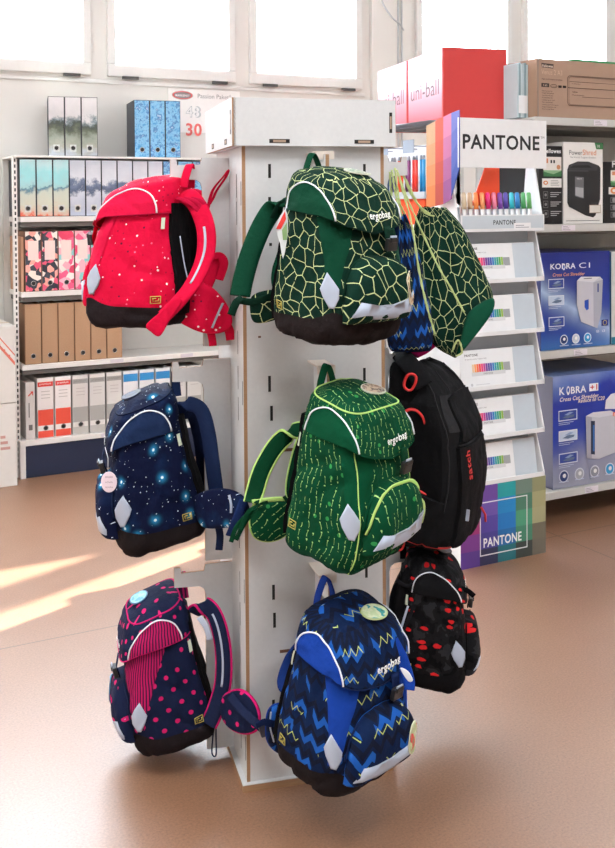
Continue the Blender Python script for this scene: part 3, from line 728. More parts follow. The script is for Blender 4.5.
def pad(name,pts,mat,parent,thick=.018,edge=None,edge_r=.0025,n=5,uvs=True):
    """puffy pad with a smooth closed outline of 3D points (local)"""
    P=smooth_path(pts,n,closed=True); k=len(P); c=sum(P,Vector())/k
    nr=Vector()
    for i in range(k): nr+=(P[i]-c).cross(P[(i+1)%k]-c)
    nr.normalize(); ex=(P[0]-c).normalized(); ey=nr.cross(ex)
    q=MB()
    rings=[]
    prof=[(0.0,1.0),(.5,.985),(.8,.93),(.95,.75),(1,.4)]
    for side in (1,-1):
        prev=None
        for h,s in prof:
            if h==0 and side==-1 and rings: r=rings[0]
            else: r=[q.bm.verts.new(c+(x-c)*s+nr*side*h*thick/2) for x in P]
            if h==0 and side==1: rings.append(r)
            if prev:
                for i in range(k):
                    q4=[prev[i],prev[(i+1)%k],r[(i+1)%k],r[i]]; q.face(q4,[((v.co-c).dot(ex),(v.co-c).dot(ey)) for v in q4],True)
            prev=r
        cv=q.bm.verts.new(c+nr*side*thick/2)
        for i in range(k):
            q3=[prev[i],prev[(i+1)%k],cv]; q.face(q3,[((v.co-c).dot(ex),(v.co-c).dot(ey)) for v in q3],True)
    o=q.build(name,mat,parent)
    if edge:
        e=MB(); e.tube(P,edge_r,6,closed=True); e.build('edge_binding',edge,o)
    return o
def strap(name,pts,w,mat,parent,side,thick=.010,edge=None,stripe=None,er=.0025,n=8):
    P=smooth_path(pts,n); q=MB(); q.ribbon(P,w,thick,side); o=q.build(name,mat,parent)
    sd=Vector(side).normalized()
    if edge or stripe:
        def off(i,a,b):
            t=(P[min(i+1,len(P)-1)]-P[max(i-1,0)]).normalized(); s=(sd-t*sd.dot(t)).normalized(); nn=t.cross(s); return P[i]+s*a+nn*b
        if edge:
            for sg in (1,-1):
                e=MB(); e.tube([off(i,sg*w/2,0) for i in range(len(P))],er,6); e.build('edge_binding',edge,o)
        if stripe:
            a,b=stripe
            for sg in (1,-1):
                e=MB(); e.ribbon([off(i,0,sg*(thick/2+.0005)) for i in range(int(len(P)*a),int(len(P)*b))],.006,.0012,side); e.build('reflective_stripe',REFL,o)
    return o
class Pack:
    def __init__(s,px,py,dep,phi,pitch,label,group,roll=0,scale=1,center=(0,-.10,.20),name='school_backpack',ax=(1.03,1.0,.95)):
        rot=Matrix.Rotation(-YAW+radians(phi),4,'Z')@Matrix.Rotation(radians(roll),4,'Y')@Matrix.Rotation(radians(pitch),4,'X')@Matrix.Diagonal((scale*ax[0],scale*ax[1],scale*ax[2],1))
        ctr=at_d(px,py,dep); loc=ctr-(rot.to_3x3()@Vector(center))
        s.M=Matrix.Translation(loc)@rot; s.I=s.M.inverted(); s.dep=dep
        s.o=empty(name,label=label,cat='backpack',group=group); s.o.matrix_world=s.M
    def loc(s,px,py,dd=0): return s.I@at_d(px,py,s.dep+dd)
    def path(s,l): return [s.loc(*a) for a in l]
    def dirv(s,v): # world direction given in camera axes (right, up, away) -> local
        w=RGT*v[0]+Vector((0,0,v[1]))+FWD*v[2]; return (s.I.to_3x3()@w).normalized()
GRP='school backpacks hanging on the tower'
def schoolbag(pk,c,seed=0):
    """c: dict of materials and options"""
    o=pk.o; main=c['main']; plain=c['plain']
    sc=c.get('w',1)
    S=Shape([(0,.122*sc),(.12,.131*sc),(.4,.130*sc),(.7,.122*sc),(1,.108*sc)],[(0,-.205),(.12,-.222),(.35,-.218),(.6,-.192),(.85,-.160),(1,-.150)],[(0,0),(.3,.008),(.6,.0),(1,.004)],.37,seed=seed,rb=.022,wr=.0055)
    close_shell('bag_body',S,main,o,.33,close_top=True)
    bt=c.get('base_top',lambda p:.060+.028*exp(-((abs(p)-1.05)/.45)**2)-.010*max(0,abs(p)-2))
    if c.get('base',BASED): close_shell('base_trim',S,c.get('base',BASED),o,.05,off=.002,top=bt,nv=8)
    # back padding
    patch('back_panel',S,c.get('back',BLK),o,3.15,4.85,.03,.33,off=.010,edge=.014,nu=20,nv=20)
    # gussets, reflectors and piping at both front corners
    for sg in (-1,1):
        g=MB()
        def gf(u,v,sg=sg):
            z=.30-.20*v; a=c.get('ga',1.50)-(c.get('ga',1.50)-1.34)*v-.06*sin(v*3); b=.30+.78*v**.8
            return sg*(a+(b-a)*u),z
        g.grid(lambda u,v:S(*gf(u,v),.0022),12,16,lambda u,v:uvp(*gf(u,v)))
        g.build('side_gusset',plain,o)
        rz=c.get('refl_z',(.095,.178))
        zc=(rz[0]+rz[1])/2; zh=(rz[1]-rz[0])/2
        ol=[(sg*1.47,zc+zh*.05),(sg*1.40,zc-zh*.35),(sg*1.22,zc-zh*.95),(sg*1.08,zc-zh*.95),(sg*.97,zc-zh*.35),(sg*.97,zc+zh*.15),(sg*1.12,zc+zh*.6),(sg*1.27,zc+zh)]
        if sg==1: ol=ol[::-1]
        blob_patch('side_reflector',S,REFL,o,ol,off=.0045)
        if c.get('pipe'): tube_on('corner_piping',S,c['pipe'],o,[(sg*(1.02-.06*sin(t/14*pi)),.30-.29*t/14) for t in range(15)],r=.0017)
    # front pocket
    zt=.215; zb=.082; pw=.86
    def ptop(p): return zb+(zt-zb)*(max(0,1-abs(p/pw)**3.2))**.55
    def poff(p,z):
        if abs(p)>=pw: return 0
        t=ptop(p); 
        if z<=zb-.02 or z>=t: return 0
        v=(z-zb+.02)/(t-zb+.02); return c.get('puff',.034)*(max(0,1-abs(p/pw)**6))**.5*(max(0,1-abs(2*v-1)**(9 if v<.5 else 4)))**.5
    PS=lambda p,z,off=0: S(p,z,off+poff(p,z))
    patch('front_pocket',PS,c.get('pocket',main),o,-pw*.995,pw*.995,zb-.018,ptop,off=.002,nu=36,nv=24)
    arch=[(-pw*.97*cos(pi*t/24),zb+(ptop(-pw*.97*cos(pi*t/24))-zb)*.93) for t in range(25)]
    zp=c.get('zip_pipe')
    if zp:
        q=MB(); q.ribbon([PS(p,z,.004) for p,z in arch if p<.80],.013,.003,(0,-.4,1)) ; q.bm.free()
        q=MB(); q.sweep([PS(p,z,.004) for p,z in arch],[(.0065*cos(2*pi*i/8),.0022*sin(2*pi*i/8)) for i in range(8)],side=[Vector((p,0,.3)) if abs(p)>.5 else Vector((0,-.2,1)) for p,z in arch]); q.build('pocket_piping',zp,o)
    tube_on('pocket_zip',S,c.get('zip',BLK),o,[(p*1.06,z+.005) for p,z in arch],r=.0024,off=.004)
    for dx in (0,.012):
        q=MB(); a=PS(.45,ptop(.45)-.004,.005); q.tube([a,a+Vector((dx,-.004,-.02)),a+Vector((dx*1.2,-.003,-.042))],.0018,6); q.build('zip_pull',c.get('pull',plain),o)
    blob_patch('front_reflector',PS,REFL,o,[(-.62,.118),(-.76,.082),(-.3,.074),(.2,.073),(.76,.080),(.80,.135),(.45,.118),(.1,.108),(-.25,.108)],off=.0045)
    # lid
    HT=.405
    LS0=Shape([(0,.126*sc),(.35,.124*sc),(.8,.112*sc),(1,.104*sc)],[(0,-.196),(.3,-.188),(.7,-.168),(1,-.148)],[(0,.004),(.5,.006),(1,.0)],.125,n=4,wr=.0028,seed=seed+5,rb=0.0001,rt=.022)
    def zlow(p): 
        a=abs(p); return .304-.036*max(0,1-a/1.5)
    def top_z(x,y): return HT+.20*(y+.02)*(.75)+.010*(1-(x/.11)**2)
    def LS(p,t,off=0):   # t in 0..1 from hem to crown edge
        P=LS0(p,min(max(t,0),1)*.125,off); y=P.y; x=P.x
        lo=zlow(p); hi=top_z(x,y)-.010+0.0
        k=P.z/.125; P.z=lo+(hi-lo)*k; return P
    q=MB(); nu=96;nv=16
    V=q.grid(lambda u,v:LS(u*8-4,v,0),nu,nv,lambda u,v:((u*8-4)*US,.28+v*.12),closed=True)
    ring=[V[i][nv] for i in range(nu)]; c0=sum((r_.co for r_ in ring),Vector())/nu; prev=ring
    for k in (.93,.8,.6,.4,.2):
        nr=[]
        for r_ in ring:
            xy=c0+(r_.co-c0)*k; nr.append(q.bm.verts.new((xy.x,xy.y,top_z(xy.x,xy.y)-.010*(k**6)+.003*noise.noise(Vector((xy.x*20+seed,xy.y*20,0))))))
        for i in range(nu):
            f4=[prev[i],prev[(i+1)%nu],nr[(i+1)%nu],nr[i]]; q.face(f4,[(x.co.x,x.co.y+.4) for x in f4],True)
        prev=nr
    cv=q.bm.verts.new((c0.x,c0.y,top_z(c0.x,c0.y)))
    for i in range(nu):
        f3=[prev[i],prev[(i+1)%nu],cv]; q.face(f3,[(x.co.x,x.co.y+.4) for x in f3],True)
    # turned hem
    hem=[q.bm.verts.new(LS(i/nu*8-4,0,-.006)) for i in range(nu)]
    for i in range(nu): q.face([V[i][0],V[(i+1)%nu][0],hem[(i+1)%nu],hem[i]],smooth=True)
    lid=q.build('lid',main,o)
    tube_on('lid_hem_piping',LS,c.get('hem',c['plain']),lid,[(i/48*8-4,0.0) for i in range(48)],r=.0016,off=.0005,closed=True)
    if c.get('top_pipe'): tube_on('lid_top_piping',LS,c['top_pipe'],lid,[(i/48*8-4,.93) for i in range(48)],r=.0022,off=.001,closed=True)
    for sg in (-1,1):
        pc=1.92; pr=.80
        hi=lambda p:.84*sqrt(max(0,1-((abs(p)-pc)/pr)**2))+.02
        a,b=(sg*(pc-pr*.999),sg*(pc+pr*.999))
        if sg<0:a,b=b,a
        patch('lid_side_panel',LS,c.get('lidside',plain),lid,a,b,.01,hi,off=.0022,nu=24,nv=10)
        tube_on('lid_piping',LS,c.get('arc',WPIPE),lid,[(sg*(pc+pr*cos(pi*t/24)*1.0),hi(pc+pr*cos(pi*t/24))) for t in range(25)],r=.0020,off=.003)
    # logo lettering on the lid front
    q=MB(); px0=c.get('logo_p',.15); ww=.076
    text_on(q,'ergobag',lambda x,y:LS(px0+x/.122,.26+y/.125+.03,.0034),bold=True,width=ww,height=.0175,align='c'); q.build('logo_lettering',M('eef2f0',.5),lid)
    # badges
    def badge(name,Fxy,rx,ry,mats,parent):
        q=MB(); mi=0
        for k,(s,h) in enumerate(((1,.0026),(.90,.0032))):
            q.mi=k; R=[q.bm.verts.new(Fxy(rx*s*cos(2*pi*i/28),ry*s*sin(2*pi*i/28),h)) for i in range(28)]; q.face(R)
            if k==0:
                E=[q.bm.verts.new(Fxy(rx*s*cos(2*pi*i/28),ry*s*sin(2*pi*i/28),.0)) for i in range(28)]
                for i in range(28): q.face([R[i],R[(i+1)%28],E[(i+1)%28],E[i]])
        return q.build(name,mats,parent)
    if c.get('badge'):
        bx,by=c.get('badge_at',(.03,-.098))
        badge('lid_badge',lambda x,y,h:Vector((bx+x,by+y,top_z(bx+x,by+y)+h+.001)),.038,.026,c['badge'],lid)
    if c.get('pbadge'):
        bp,bz=c.get('pbadge_at',(.55,.125))
        badge('pocket_badge',lambda x,y,h:PS(bp+x/.12,bz+y,h+.0045),.022,.036,c['pbadge'],o)
    # carry loop
    q=MB(); lw=.020
    lp=c.get('loop')
    q.ribbon(smooth_path([(-.028,.010,.372),(-.022,.014,.40),(0,.020,.436),(.022,.014,.40),(.028,.010,.372)],8),lw,.003,(0,1,0)); q.build('carry_loop',c.get('loopm',plain),o)
    # buckle
    q=MB(); q.ribbon([LS(.30,.10,.004),LS(.30,-.0,.006),S(.30,.245,.022),S(.30,.222,.012)],.026,.003,(1,0,0)); b=q.build('buckle_strap',c.get('web',plain),o)
    q=MB(); a=S(.30,.236,.024); q.box(a,(.034,.012,.030),bev=.003); q.box(a+Vector((0,-.006,.012)),(.024,.006,.012),bev=.002); q.build('buckle',M('1f2022',.35),b)
    q=MB(); q.box(S(.30,.246,.0325),(.022,.003,.016),bev=.001); q.build('buckle_reflector',REFL,b)
    # side emblem and compression strap, size tag
    for sg in (-1,1):
        q=MB(); z=.075; P=[(-.011,-.009),(.011,-.009),(.011,.009),(-.011,.009)]
        f=lambda x,y:S(sg*(2.62)+x/.1,z+y,.003)
        q.tube([f(x,y) for x,y in P],.0014,5,closed=True); q.tube([f(x,y) for x,y in ((-.006,-.004),(-.006,.004),(.001,.004))],.0014,5); q.tube([f(x,y) for x,y in ((-.002,-.003),(.007,-.003),(.007,.004))],.0012,5)
        q.build('side_emblem',c.get('emb',M('b7a94f',.5)),o)
        patch('size_tab',S,M('cfd9c4',.6),o,sg*2.86-.06,sg*2.86+.06,.262,.292,off=.006,nu=3,nv=3)
    return S,LS,PS
def badge_mat(name,cols,sc=60,rim='d8dcc8'):
    n=N('badge_'+name); v=n.tc('Object'); q=n.noise(v,sc,2,.6)
    k=len(cols); st=[(.30+.4*i/(k-1),cols[i]) for i in range(k)]
    return [M(rim,.4),n.done(n.ramp(q,st,'CONSTANT'),.3)]
# ================================================================== the backpacks
FT=lambda y:0
# --- green cracked (front face, top)
def green_cracked():
    pk=Pack(341,255,FD-.16,47,8,'dark green backpack with pale cracked line pattern and brown base, top of the front face',GRP)
    pl=FAB('0a3d2a'); c=dict(main=pat_cracks(),plain=pl,web=FAB('0b2b1f'),hem=FAB('0c2b24'),badge=badge_mat('cream',['c8cdb8','7da08a','e5e2cf','46604f']),pbadge=badge_mat('shell',['6b3f2a','c9a27a','ecdcb8','3a2a22'],50,'e6dcc0'),pbadge_at=(.62,.135),zip=FAB('0b2b1f'),pull=FAB('0b2b1f'),seed=1)
    schoolbag(pk,c,1); o=pk.o; sd=pk.dirv((1,.35,.2))
    strap('shoulder_strap',pk.path([(292,200,.07),(276,206,.09),(262,226,.09),(250,255,.08),(243,280,.07),(240,296,.06)]),.050,pl,o,pk.dirv((1,.45,0)),thick=.014)
    strap('shoulder_strap',pk.path([(318,195,.17),(300,215,.2),(286,245,.2),(280,275,.19),(283,292,.18)]),.045,pl,o,pk.dirv((1,.35,0)),thick=.012)
    pad('hip_fin',pk.path([(252,296,.08),(268,290,.08),(284,292,.08),(284,314,.08),(268,322,.08),(254,322,.08),(250,310,.08)]),c['main'],o,thick=.024)
    strap('webbing',pk.path([(238,300,.04),(252,302,.05),(266,298,.06),(280,293,.08)]),.018,FAB('0b2b1f'),o,pk.dirv((.1,1,0)),thick=.003)
    strap('webbing',pk.path([(242,297,.035),(236,303,.03),(231,315,.03)]),.019,FAB('0b2b1f'),o,pk.dirv((1,.3,0)),thick=.003)
    strap('webbing',pk.path([(288,200,.06),(279,204,.06),(272,218,.07)]),.010,FAB('0b2b1f'),o,pk.dirv((1,.5,0)),thick=.003)
    q=MB(); q.tube(pk.path([(287,203,-.05),(285,212,-.07)]),.001,5); 
    tg=q.build('tag_string',WPIPE,o)
    P=pk.path([(285,209,-.07),(288,222,-.07),(287,240,-.07),(283,259,-.07),(280,243,-.07),(276,227,-.07)])
    pad('hang_tag',P,N('swing_tag').done(lin('d9d9d6'),.4) if 0 else M('d5dbdc',.4),tg,thick=.001,n=2)
    pad('tag_print',[x+pk.dirv((0,0,-1))*.0014 for x in pk.path([(285,211,-.071),(286,219,-.071),(281,229,-.071),(276,229,-.071)])],M('d6322c',.4),tg,thick=.001,n=1)
    pad('tag_picture',[x+pk.dirv((0,0,-1))*.0014 for x in pk.path([(287,222,-.071),(287,240,-.071),(283,240,-.071),(282,230,-.071)])],M('7fa06a',.4),tg,thick=.001,n=1)
    strap('side_loop',pk.path([(257,246,.10),(252,248,.1),(253,256,.1),(258,250,.1)]),.004,BLK,o,pk.dirv((0,0,1)),thick=.002)
def green_strings():
    lime=FAB('b4d77a','fabric_lime')
    pk=Pack(354,471,FD-.16,54,11,'green backpack with lime string pattern and lime piping, middle of the front face',GRP)
    pl=FAB('04452b'); m=pat_strings(); c=dict(main=m,plain=pl,web=FAB('03361f'),hem=pl,pipe=lime,zip_pipe=lime,top_pipe=lime,base=FAB('0a3f2c'),badge=badge_mat('fossil',['8b6a58','cbb79c','5b4238','d9d0b8']),base_top=lambda p:.022,pbadge=badge_mat('pale',['b9cfa0','d6e2bf','a2ba8c'],50,'cfe08f'),pbadge_at=(.86,.12),zip=pl,pull=lime)
    schoolbag(pk,c,2); o=pk.o
    strap('shoulder_strap',pk.path([(306,430,.08),(292,432,.09),(276,446,.09),(262,470,.08),(255,492,.07),(252,503,.06)]),.040,FAB('03361f'),o,pk.dirv((1,.6,0)),thick=.013,edge=lime,er=.0035)
    strap('shoulder_strap',pk.path([(320,420,.17),(306,440,.19),(298,465,.19),(294,490,.18),(298,505,.17)]),.040,FAB('03361f'),o,pk.dirv((1,.5,0)),thick=.012,edge=lime,er=.003)
    strap('strap_base',pk.path([(252,502,.055),(266,500,.06),(280,499,.07),(294,500,.08)]),.012,lime,o,pk.dirv((.1,1,0)),thick=.006)
    pad('hip_fin',pk.path([(254,505,.07),(268,500,.07),(290,502,.08),(294,522,.08),(284,536,.08),(268,541,.08),(254,536,.07),(250,520,.07)]),m,o,thick=.026,edge=lime,edge_r=.0035)
    for a in ([(262,508,.04),(252,514,.03),(244,524,.03),(236,540,.03)],[(258,507,.04),(246,516,.03),(236,528,.03),(231,542,.03)],[(268,502,.035),(258,505,.03),(248,513,.025),(240,531,.02)]):
        strap('webbing',pk.path(a),.011,FAB('03361f'),o,pk.dirv((1,.5,0)),thick=.003)
    strap('webbing',pk.path([(284,496,.05),(292,508,.05),(300,518,.05)]),.009,FAB('03361f'),o,pk.dirv((1,.5,0)),thick=.003)
def blue_zigzag():
    pk=Pack(347,688,FD-.16,46,13,'blue zigzag pattern backpack with brown base, bottom of the front face',GRP)
    pl=FAB('163c94'); m=pat_zigzag(); c=dict(main=m,plain=pl,web=FAB('16244a'),hem=FAB('16244a'),badge=badge_mat('swim',['cfe0b0','dfe9c4','3aa7a8','2e6a4f'],38,'c6d69a'),badge_at=(.035,-.112),pbadge=badge_mat('surf',['e9ecd6','c8d7a6','d8524a','8a9a6c'],42,'e8ecd0'),pbadge_at=(.60,.12),zip=FAB('16244a'),pull=M('d9dc9a',.5),loopm=FAB('1d3a8c'))
    schoolbag(pk,c,3); o=pk.o
    strap('shoulder_strap',pk.path([(304,640,.16),(294,655,.18),(286,672,.17),(284,684,.15),(292,692,.12)]),.036,FAB('16306e'),o,pk.dirv((1,.5,0)),thick=.014)
    strap('webbing',pk.path([(299,668,.08),(296,680,.07),(293,694,.07)]),.007,FAB('35b4d2'),o,pk.dirv((1,.3,0)),thick=.003)
    pad('hip_fin',pk.path([(270,708,.09),(284,703,.09),(302,706,.1),(304,735,.1),(296,752,.1),(280,753,.09),(268,742,.08),(266,724,.08)]),m,o,thick=.03,edge=FAB('1d3a8c'))
    strap('hip_stripe',pk.path([(271,712,.065),(270,726,.065),(274,742,.068)]),.004,REFL,o,pk.dirv((1,0,0)),thick=.002)
    strap('webbing',pk.path([(272,724,.06),(264,722,.05),(256,726,.04)]),.018,FAB('16244a'),o,pk.dirv((.1,1,0)),thick=.003)
    strap('webbing',pk.path([(286,748,.06),(290,758,.05),(294,756,.05)]),.009,FAB('16306e'),o,pk.dirv((1,0,0)),thick=.003)
    # far shoulder strap and its pale tag at the right
    strap('side_panel_flap',pk.path([(392,640,-.02),(402,660,-.03),(408,680,-.04),(408,690,-.05)]),.03,pl,o,pk.dirv((1,.3,0)),thick=.008)
    pad('pull_tab',pk.path([(400,668,-.07),(408,671,-.07),(413,680,-.07),(408,681,-.07)]),M('dfe3e6',.4),o,thick=.004,n=3)
def crimson():
    pk=Pack(145,252,LD-.01,-102,3,'crimson backpack with tiny speckles and dark base, top of the left side',GRP,scale=.99,ax=(1.03,1.17,.955))
    pl=FAB('cb0c38'); m=pat_confetti(); c=dict(main=m,plain=FAB('cf1541'),web=pl,hem=FAB('a8123a'),zip=pl,base=FAB('231c1e'),loopm=pl,puff=.010)
    schoolbag(pk,c,4); o=pk.o
    side=pk.dirv((1,.5,-.3))
    strap('shoulder_strap',pk.path([(176,198,-.03),(187,196,-.07),(198,207,-.10),(206,230,-.12),(205,256,-.13),(194,282,-.15),(178,302,-.165),(164,316,-.17)]),.046,pl,o,side,thick=.015,stripe=(.42,.74))
    strap('shoulder_strap',pk.path([(178,200,.1),(192,196,.08),(206,204,.07),(213,225,.06),(214,255,.05),(208,280,.05)]),.045,FAB('b8103a'),o,side,thick=.013)
    pad('hip_fin',pk.path([(176,286,-.04),(192,280,-.05),(210,286,-.06),(224,300,-.07),(232,318,-.07),(228,330,-.07),(210,334,-.07),(190,328,-.06),(176,316,-.05)]),m,o,thick=.026)
    strap('hip_stripe',pk.path([(223,303,-.088),(217,316,-.09),(212,328,-.09)]),.005,REFL,o,pk.dirv((1,.4,0)),thick=.002)
    pad('strap_end',pk.path([(174,298,-.185),(160,312,-.185),(146,325,-.185),(151,332,-.185),(160,336,-.185),(170,320,-.185),(182,302,-.185)]),pl,o,thick=.008)
    strap('webbing',pk.path([(204,290,-.05),(212,272,-.05),(217,256,-.05)]),.030,pl,o,pk.dirv((1,.4,0)),thick=.006)
    strap('webbing',pk.path([(211,257,-.06),(220,256,-.06),(224,264,-.06),(219,280,-.06)]),.02,pl,o,pk.dirv((1,.4,.1)),thick=.004)
    strap('webbing',pk.path([(224,320,-.05),(229,330,-.05),(231,340,-.05)]),.022,pl,o,pk.dirv((1,0,0)),thick=.004)
    strap('webbing',pk.path([(210,330,-.05),(212,338,-.05),(213,346,-.05)]),.018,pl,o,pk.dirv((1,0,0)),thick=.004)
    strap('webbing',pk.path([(205,226,-.02),(208,208,-.02),(213,190,-.02),(224,176,-.02),(228,171,-.02),(226,177,-.01),(216,192,-.01),(210,208,0)]),.011,pl,o,pk.dirv((.6,.5,.6)),thick=.003)
    for dx in (0,8,15): strap('webbing',pk.path([(176+dx,198,-.1),(188+dx,202,-.11),(200+dx*.5,212,-.11)]),.010,FAB('b8103a'),o,pk.dirv((.4,1,0)),thick=.003)
    pad('shoulder_pad',pk.path([(164,204,-.03),(172,198,-.03),(180,206,-.03),(181,226,-.03),(176,236,-.03),(166,230,-.03),(163,216,-.03)]),FAB('a8123f'),o,thick=.03)
    for x in (167,180): strap('back_stripe',pk.path([(x,236,-.11),(x+4,262,-.11),(x+8,280,-.11)]),.003,REFL,o,pk.dirv((1,0,0)),thick=.001)
def navy_stars():
    pk=Pack(149,466,LD-.01,-78,13,'navy starry pattern backpack with silver reflectors, middle of the left side',GRP,scale=1.01,ax=(1.03,1.04,.96))
    pl=FAB('18223f'); m=pat_stars(); c=dict(main=m,plain=m,lidside=FAB('1a2a4c'),web=pl,hem=FAB('141a30'),zip=pl,top_pipe=FAB('0f1730'),loopm=FAB('1d2c52'),badge=badge_mat('night',['15203c','1c2f54','24406c'],40,'17223f'),badge_at=(0,-.1))
    S,LS,PS=schoolbag(pk,c,5); o=pk.o; side=pk.dirv((1,.4,-.3))
    strap('shoulder_strap',pk.path([(176,412,-.03),(188,404,-.05),(201,410,-.06),(208,432,-.06),(212,460,-.06),(216,490,-.05)]),.040,FAB('1c2a4c'),o,side,thick=.015)
    strap('shoulder_strap',pk.path([(180,414,.06),(192,414,.05),(199,436,.05),(203,466,.05),(206,492,.05)]),.036,FAB('141c36'),o,side,thick=.013)
    strap('hip_stripe',pk.path([(229,495,-.19),(231,504,-.195),(231,513,-.195)]),.006,REFL,o,pk.dirv((1,0,0)),thick=.002)
    pad('hip_fin',pk.path([(196,496,-.08),(212,489,-.12),(230,490,-.17),(243,498,-.20),(248,512,-.21),(241,524,-.20),(222,528,-.15),(204,526,-.1),(196,510,-.08)]),m,o,thick=.028)
    strap('webbing',pk.path([(218,524,-.13),(220,536,-.13),(219,550,-.13)]),.018,FAB('18223f'),o,pk.dirv((1,0,0)),thick=.004)
    strap('webbing',pk.path([(244,500,-.23),(238,516,-.23),(230,536,-.22)]),.022,FAB('1a2c5c'),o,pk.dirv((1,.4,0)),thick=.004)
    strap('back_cord',pk.path([(182,448,-.06),(188,462,-.06),(196,476,-.06)]),.004,M('a9c6cf',.5),o,pk.dirv((1,0,0)),thick=.002)
    q=MB(); q.tube(pk.path([(105,447,-.16),(108,458,-.17),(108,470,-.17)]),.0008,5); t=q.build('tag_string',WPIPE,o)
    pad('hang_tag',pk.path([(109+8*cos(a),482+10.5*sin(a),-.17) for a in [2*pi*i/10 for i in range(10)]]),M('e6d5de',.5),t,thick=.0015,n=3)
    q=MB(); 
    for k in range(3): text_on(q,['moin','schule','tasche'][k],lambda x,y,k=k:pk.loc(109,478+5*k,-.1735)+pk.dirv((1,0,0))*x+pk.dirv((0,1,0))*y,width=.018,align='c')
    q.build('tag_print',M('8a6f80',.5),t)
def polka():
    mag=FAB('c41a66','fabric_magenta')
    pk=Pack(160,664,LD-.01,-76,14,'navy backpack with magenta dots and striped inserts, bottom of the left side',GRP,scale=.98)
    m=pat_polka(); st=pat_stripes(); c=dict(main=m,plain=st,lidside=st,web=FAB('1c2440'),hem=mag,pipe=None,top_pipe=mag,zip=FAB('1c2440'),loopm=st,ga=2.1,base=FAB('221c1e'),badge=badge_mat('aqua',['5aa9c4','8fd3dc','b6e2e6','3f86b0'],40,'3f6f9a'),badge_at=(-.01,-.108),pbadge=badge_mat('rainbow',['e0655f','f3c85a','58b6d8','7c63c8'],50,'7fb3d8'),pbadge_at=(-.45,.145),back=BLK)
    schoolbag(pk,c,6); o=pk.o; side=pk.dirv((1,.4,-.3))
    tube_on_p=None
    strap('shoulder_strap',pk.path([(194,612,-.05),(205,606,-.07),(216,618,-.09),(223,648,-.10),(223,682,-.10),(216,708,-.10),(209,724,-.10)]),.042,FAB('1c2440'),o,side,thick=.015,edge=mag,er=.0035,stripe=(.3,.7))
    strap('shoulder_strap',pk.path([(204,612,.06),(216,612,.05),(226,632,.05),(231,660,.05),(231,690,.04)]),.038,m,o,side,thick=.013)
    pad('hip_fin',pk.path([(224,697,-.11),(238,690,-.16),(251,697,-.20),(259,713,-.22),(257,729,-.22),(244,733,-.19),(229,726,-.14),(222,712,-.11)]),m,o,thick=.024,edge=mag,edge_r=.0042)
    strap('webbing',pk.path([(230,696,-.17),(240,708,-.2),(250,718,-.23),(262,728,-.25)]),.022,FAB('1c2440'),o,pk.dirv((.8,.5,0)),thick=.004)
    q=MB(); q.box(pk.loc(263,729,-.25),(.028,.02,.03),bev=.004); q.build('belt_buckle',M('1d2230',.35),o)
    strap('cord_loop',pk.path([(215,716,-.06),(213,735,-.06),(212,753,-.06),(216,755,-.06),(216,736,-.06),(216,718,-.06)]),.004,FAB('1c2440'),o,pk.dirv((1,0,0)),thick=.003)
    strap('reflective_tab',pk.path([(199,617,-.11),(206,627,-.115),(210,640,-.115)]),.015,REFL,o,pk.dirv((1,.3,0)),thick=.002)
RD=(TWM@Vector((TW,TW/2,0))).dot(FWD)
def black_flecks():
    pk=Pack(433,613,RD+.02,82,7,'small black backpack with red flecks, lowest on the right side beneath the large black one',GRP,scale=.90)
    m=pat_flecks(); c=dict(main=m,plain=m,lidside=FAB('161618'),web=BLK,hem=BLK,zip=BLK,base=FAB('161517'),loopm=BLK,badge=badge_mat('dark',['1b2a44','26406a','3a1c24'],40,'1c1c22'),badge_at=(.03,-.11))
    schoolbag(pk,c,7); o=pk.o; side=pk.dirv((1,.4,.3))
    strap('shoulder_strap',pk.path([(424,566,-.06),(410,572,-.08),(402,592,-.09),(398,620,-.09),(402,650,-.08)]),.036,BLK,o,side,thick=.014)
    strap('shoulder_strap',pk.path([(420,560,.03),(404,575,.0),(394,602,0),(394,640,0)]),.036,FAB('1c1c20'),o,side,thick=.013)
    strap('reflective_tab',pk.path([(408,606,-.13),(403,622,-.13),(399,636,-.13)]),.007,REFL,o,pk.dirv((1,.3,0)),thick=.002)
    pad('hip_fin',pk.path([(396,600,.02),(410,604,.02),(412,640,.02),(404,668,.02),(394,664,.02),(390,630,.02)]),BLK,o,thick=.03)
    for a in ([(396,580,-.1),(408,586,-.1),(418,578,-.1)],[(398,640,-.1),(408,620,-.1),(416,600,-.1)]): strap('webbing',pk.path(a),.012,FAB('1c1c20'),o,pk.dirv((.3,1,0)),thick=.003)
    strap('side_buckle',pk.path([(460,588,-.08),(468,591,-.08),(474,596,-.08)]),.016,BLK,o,pk.dirv((.2,1,0)),thick=.008)
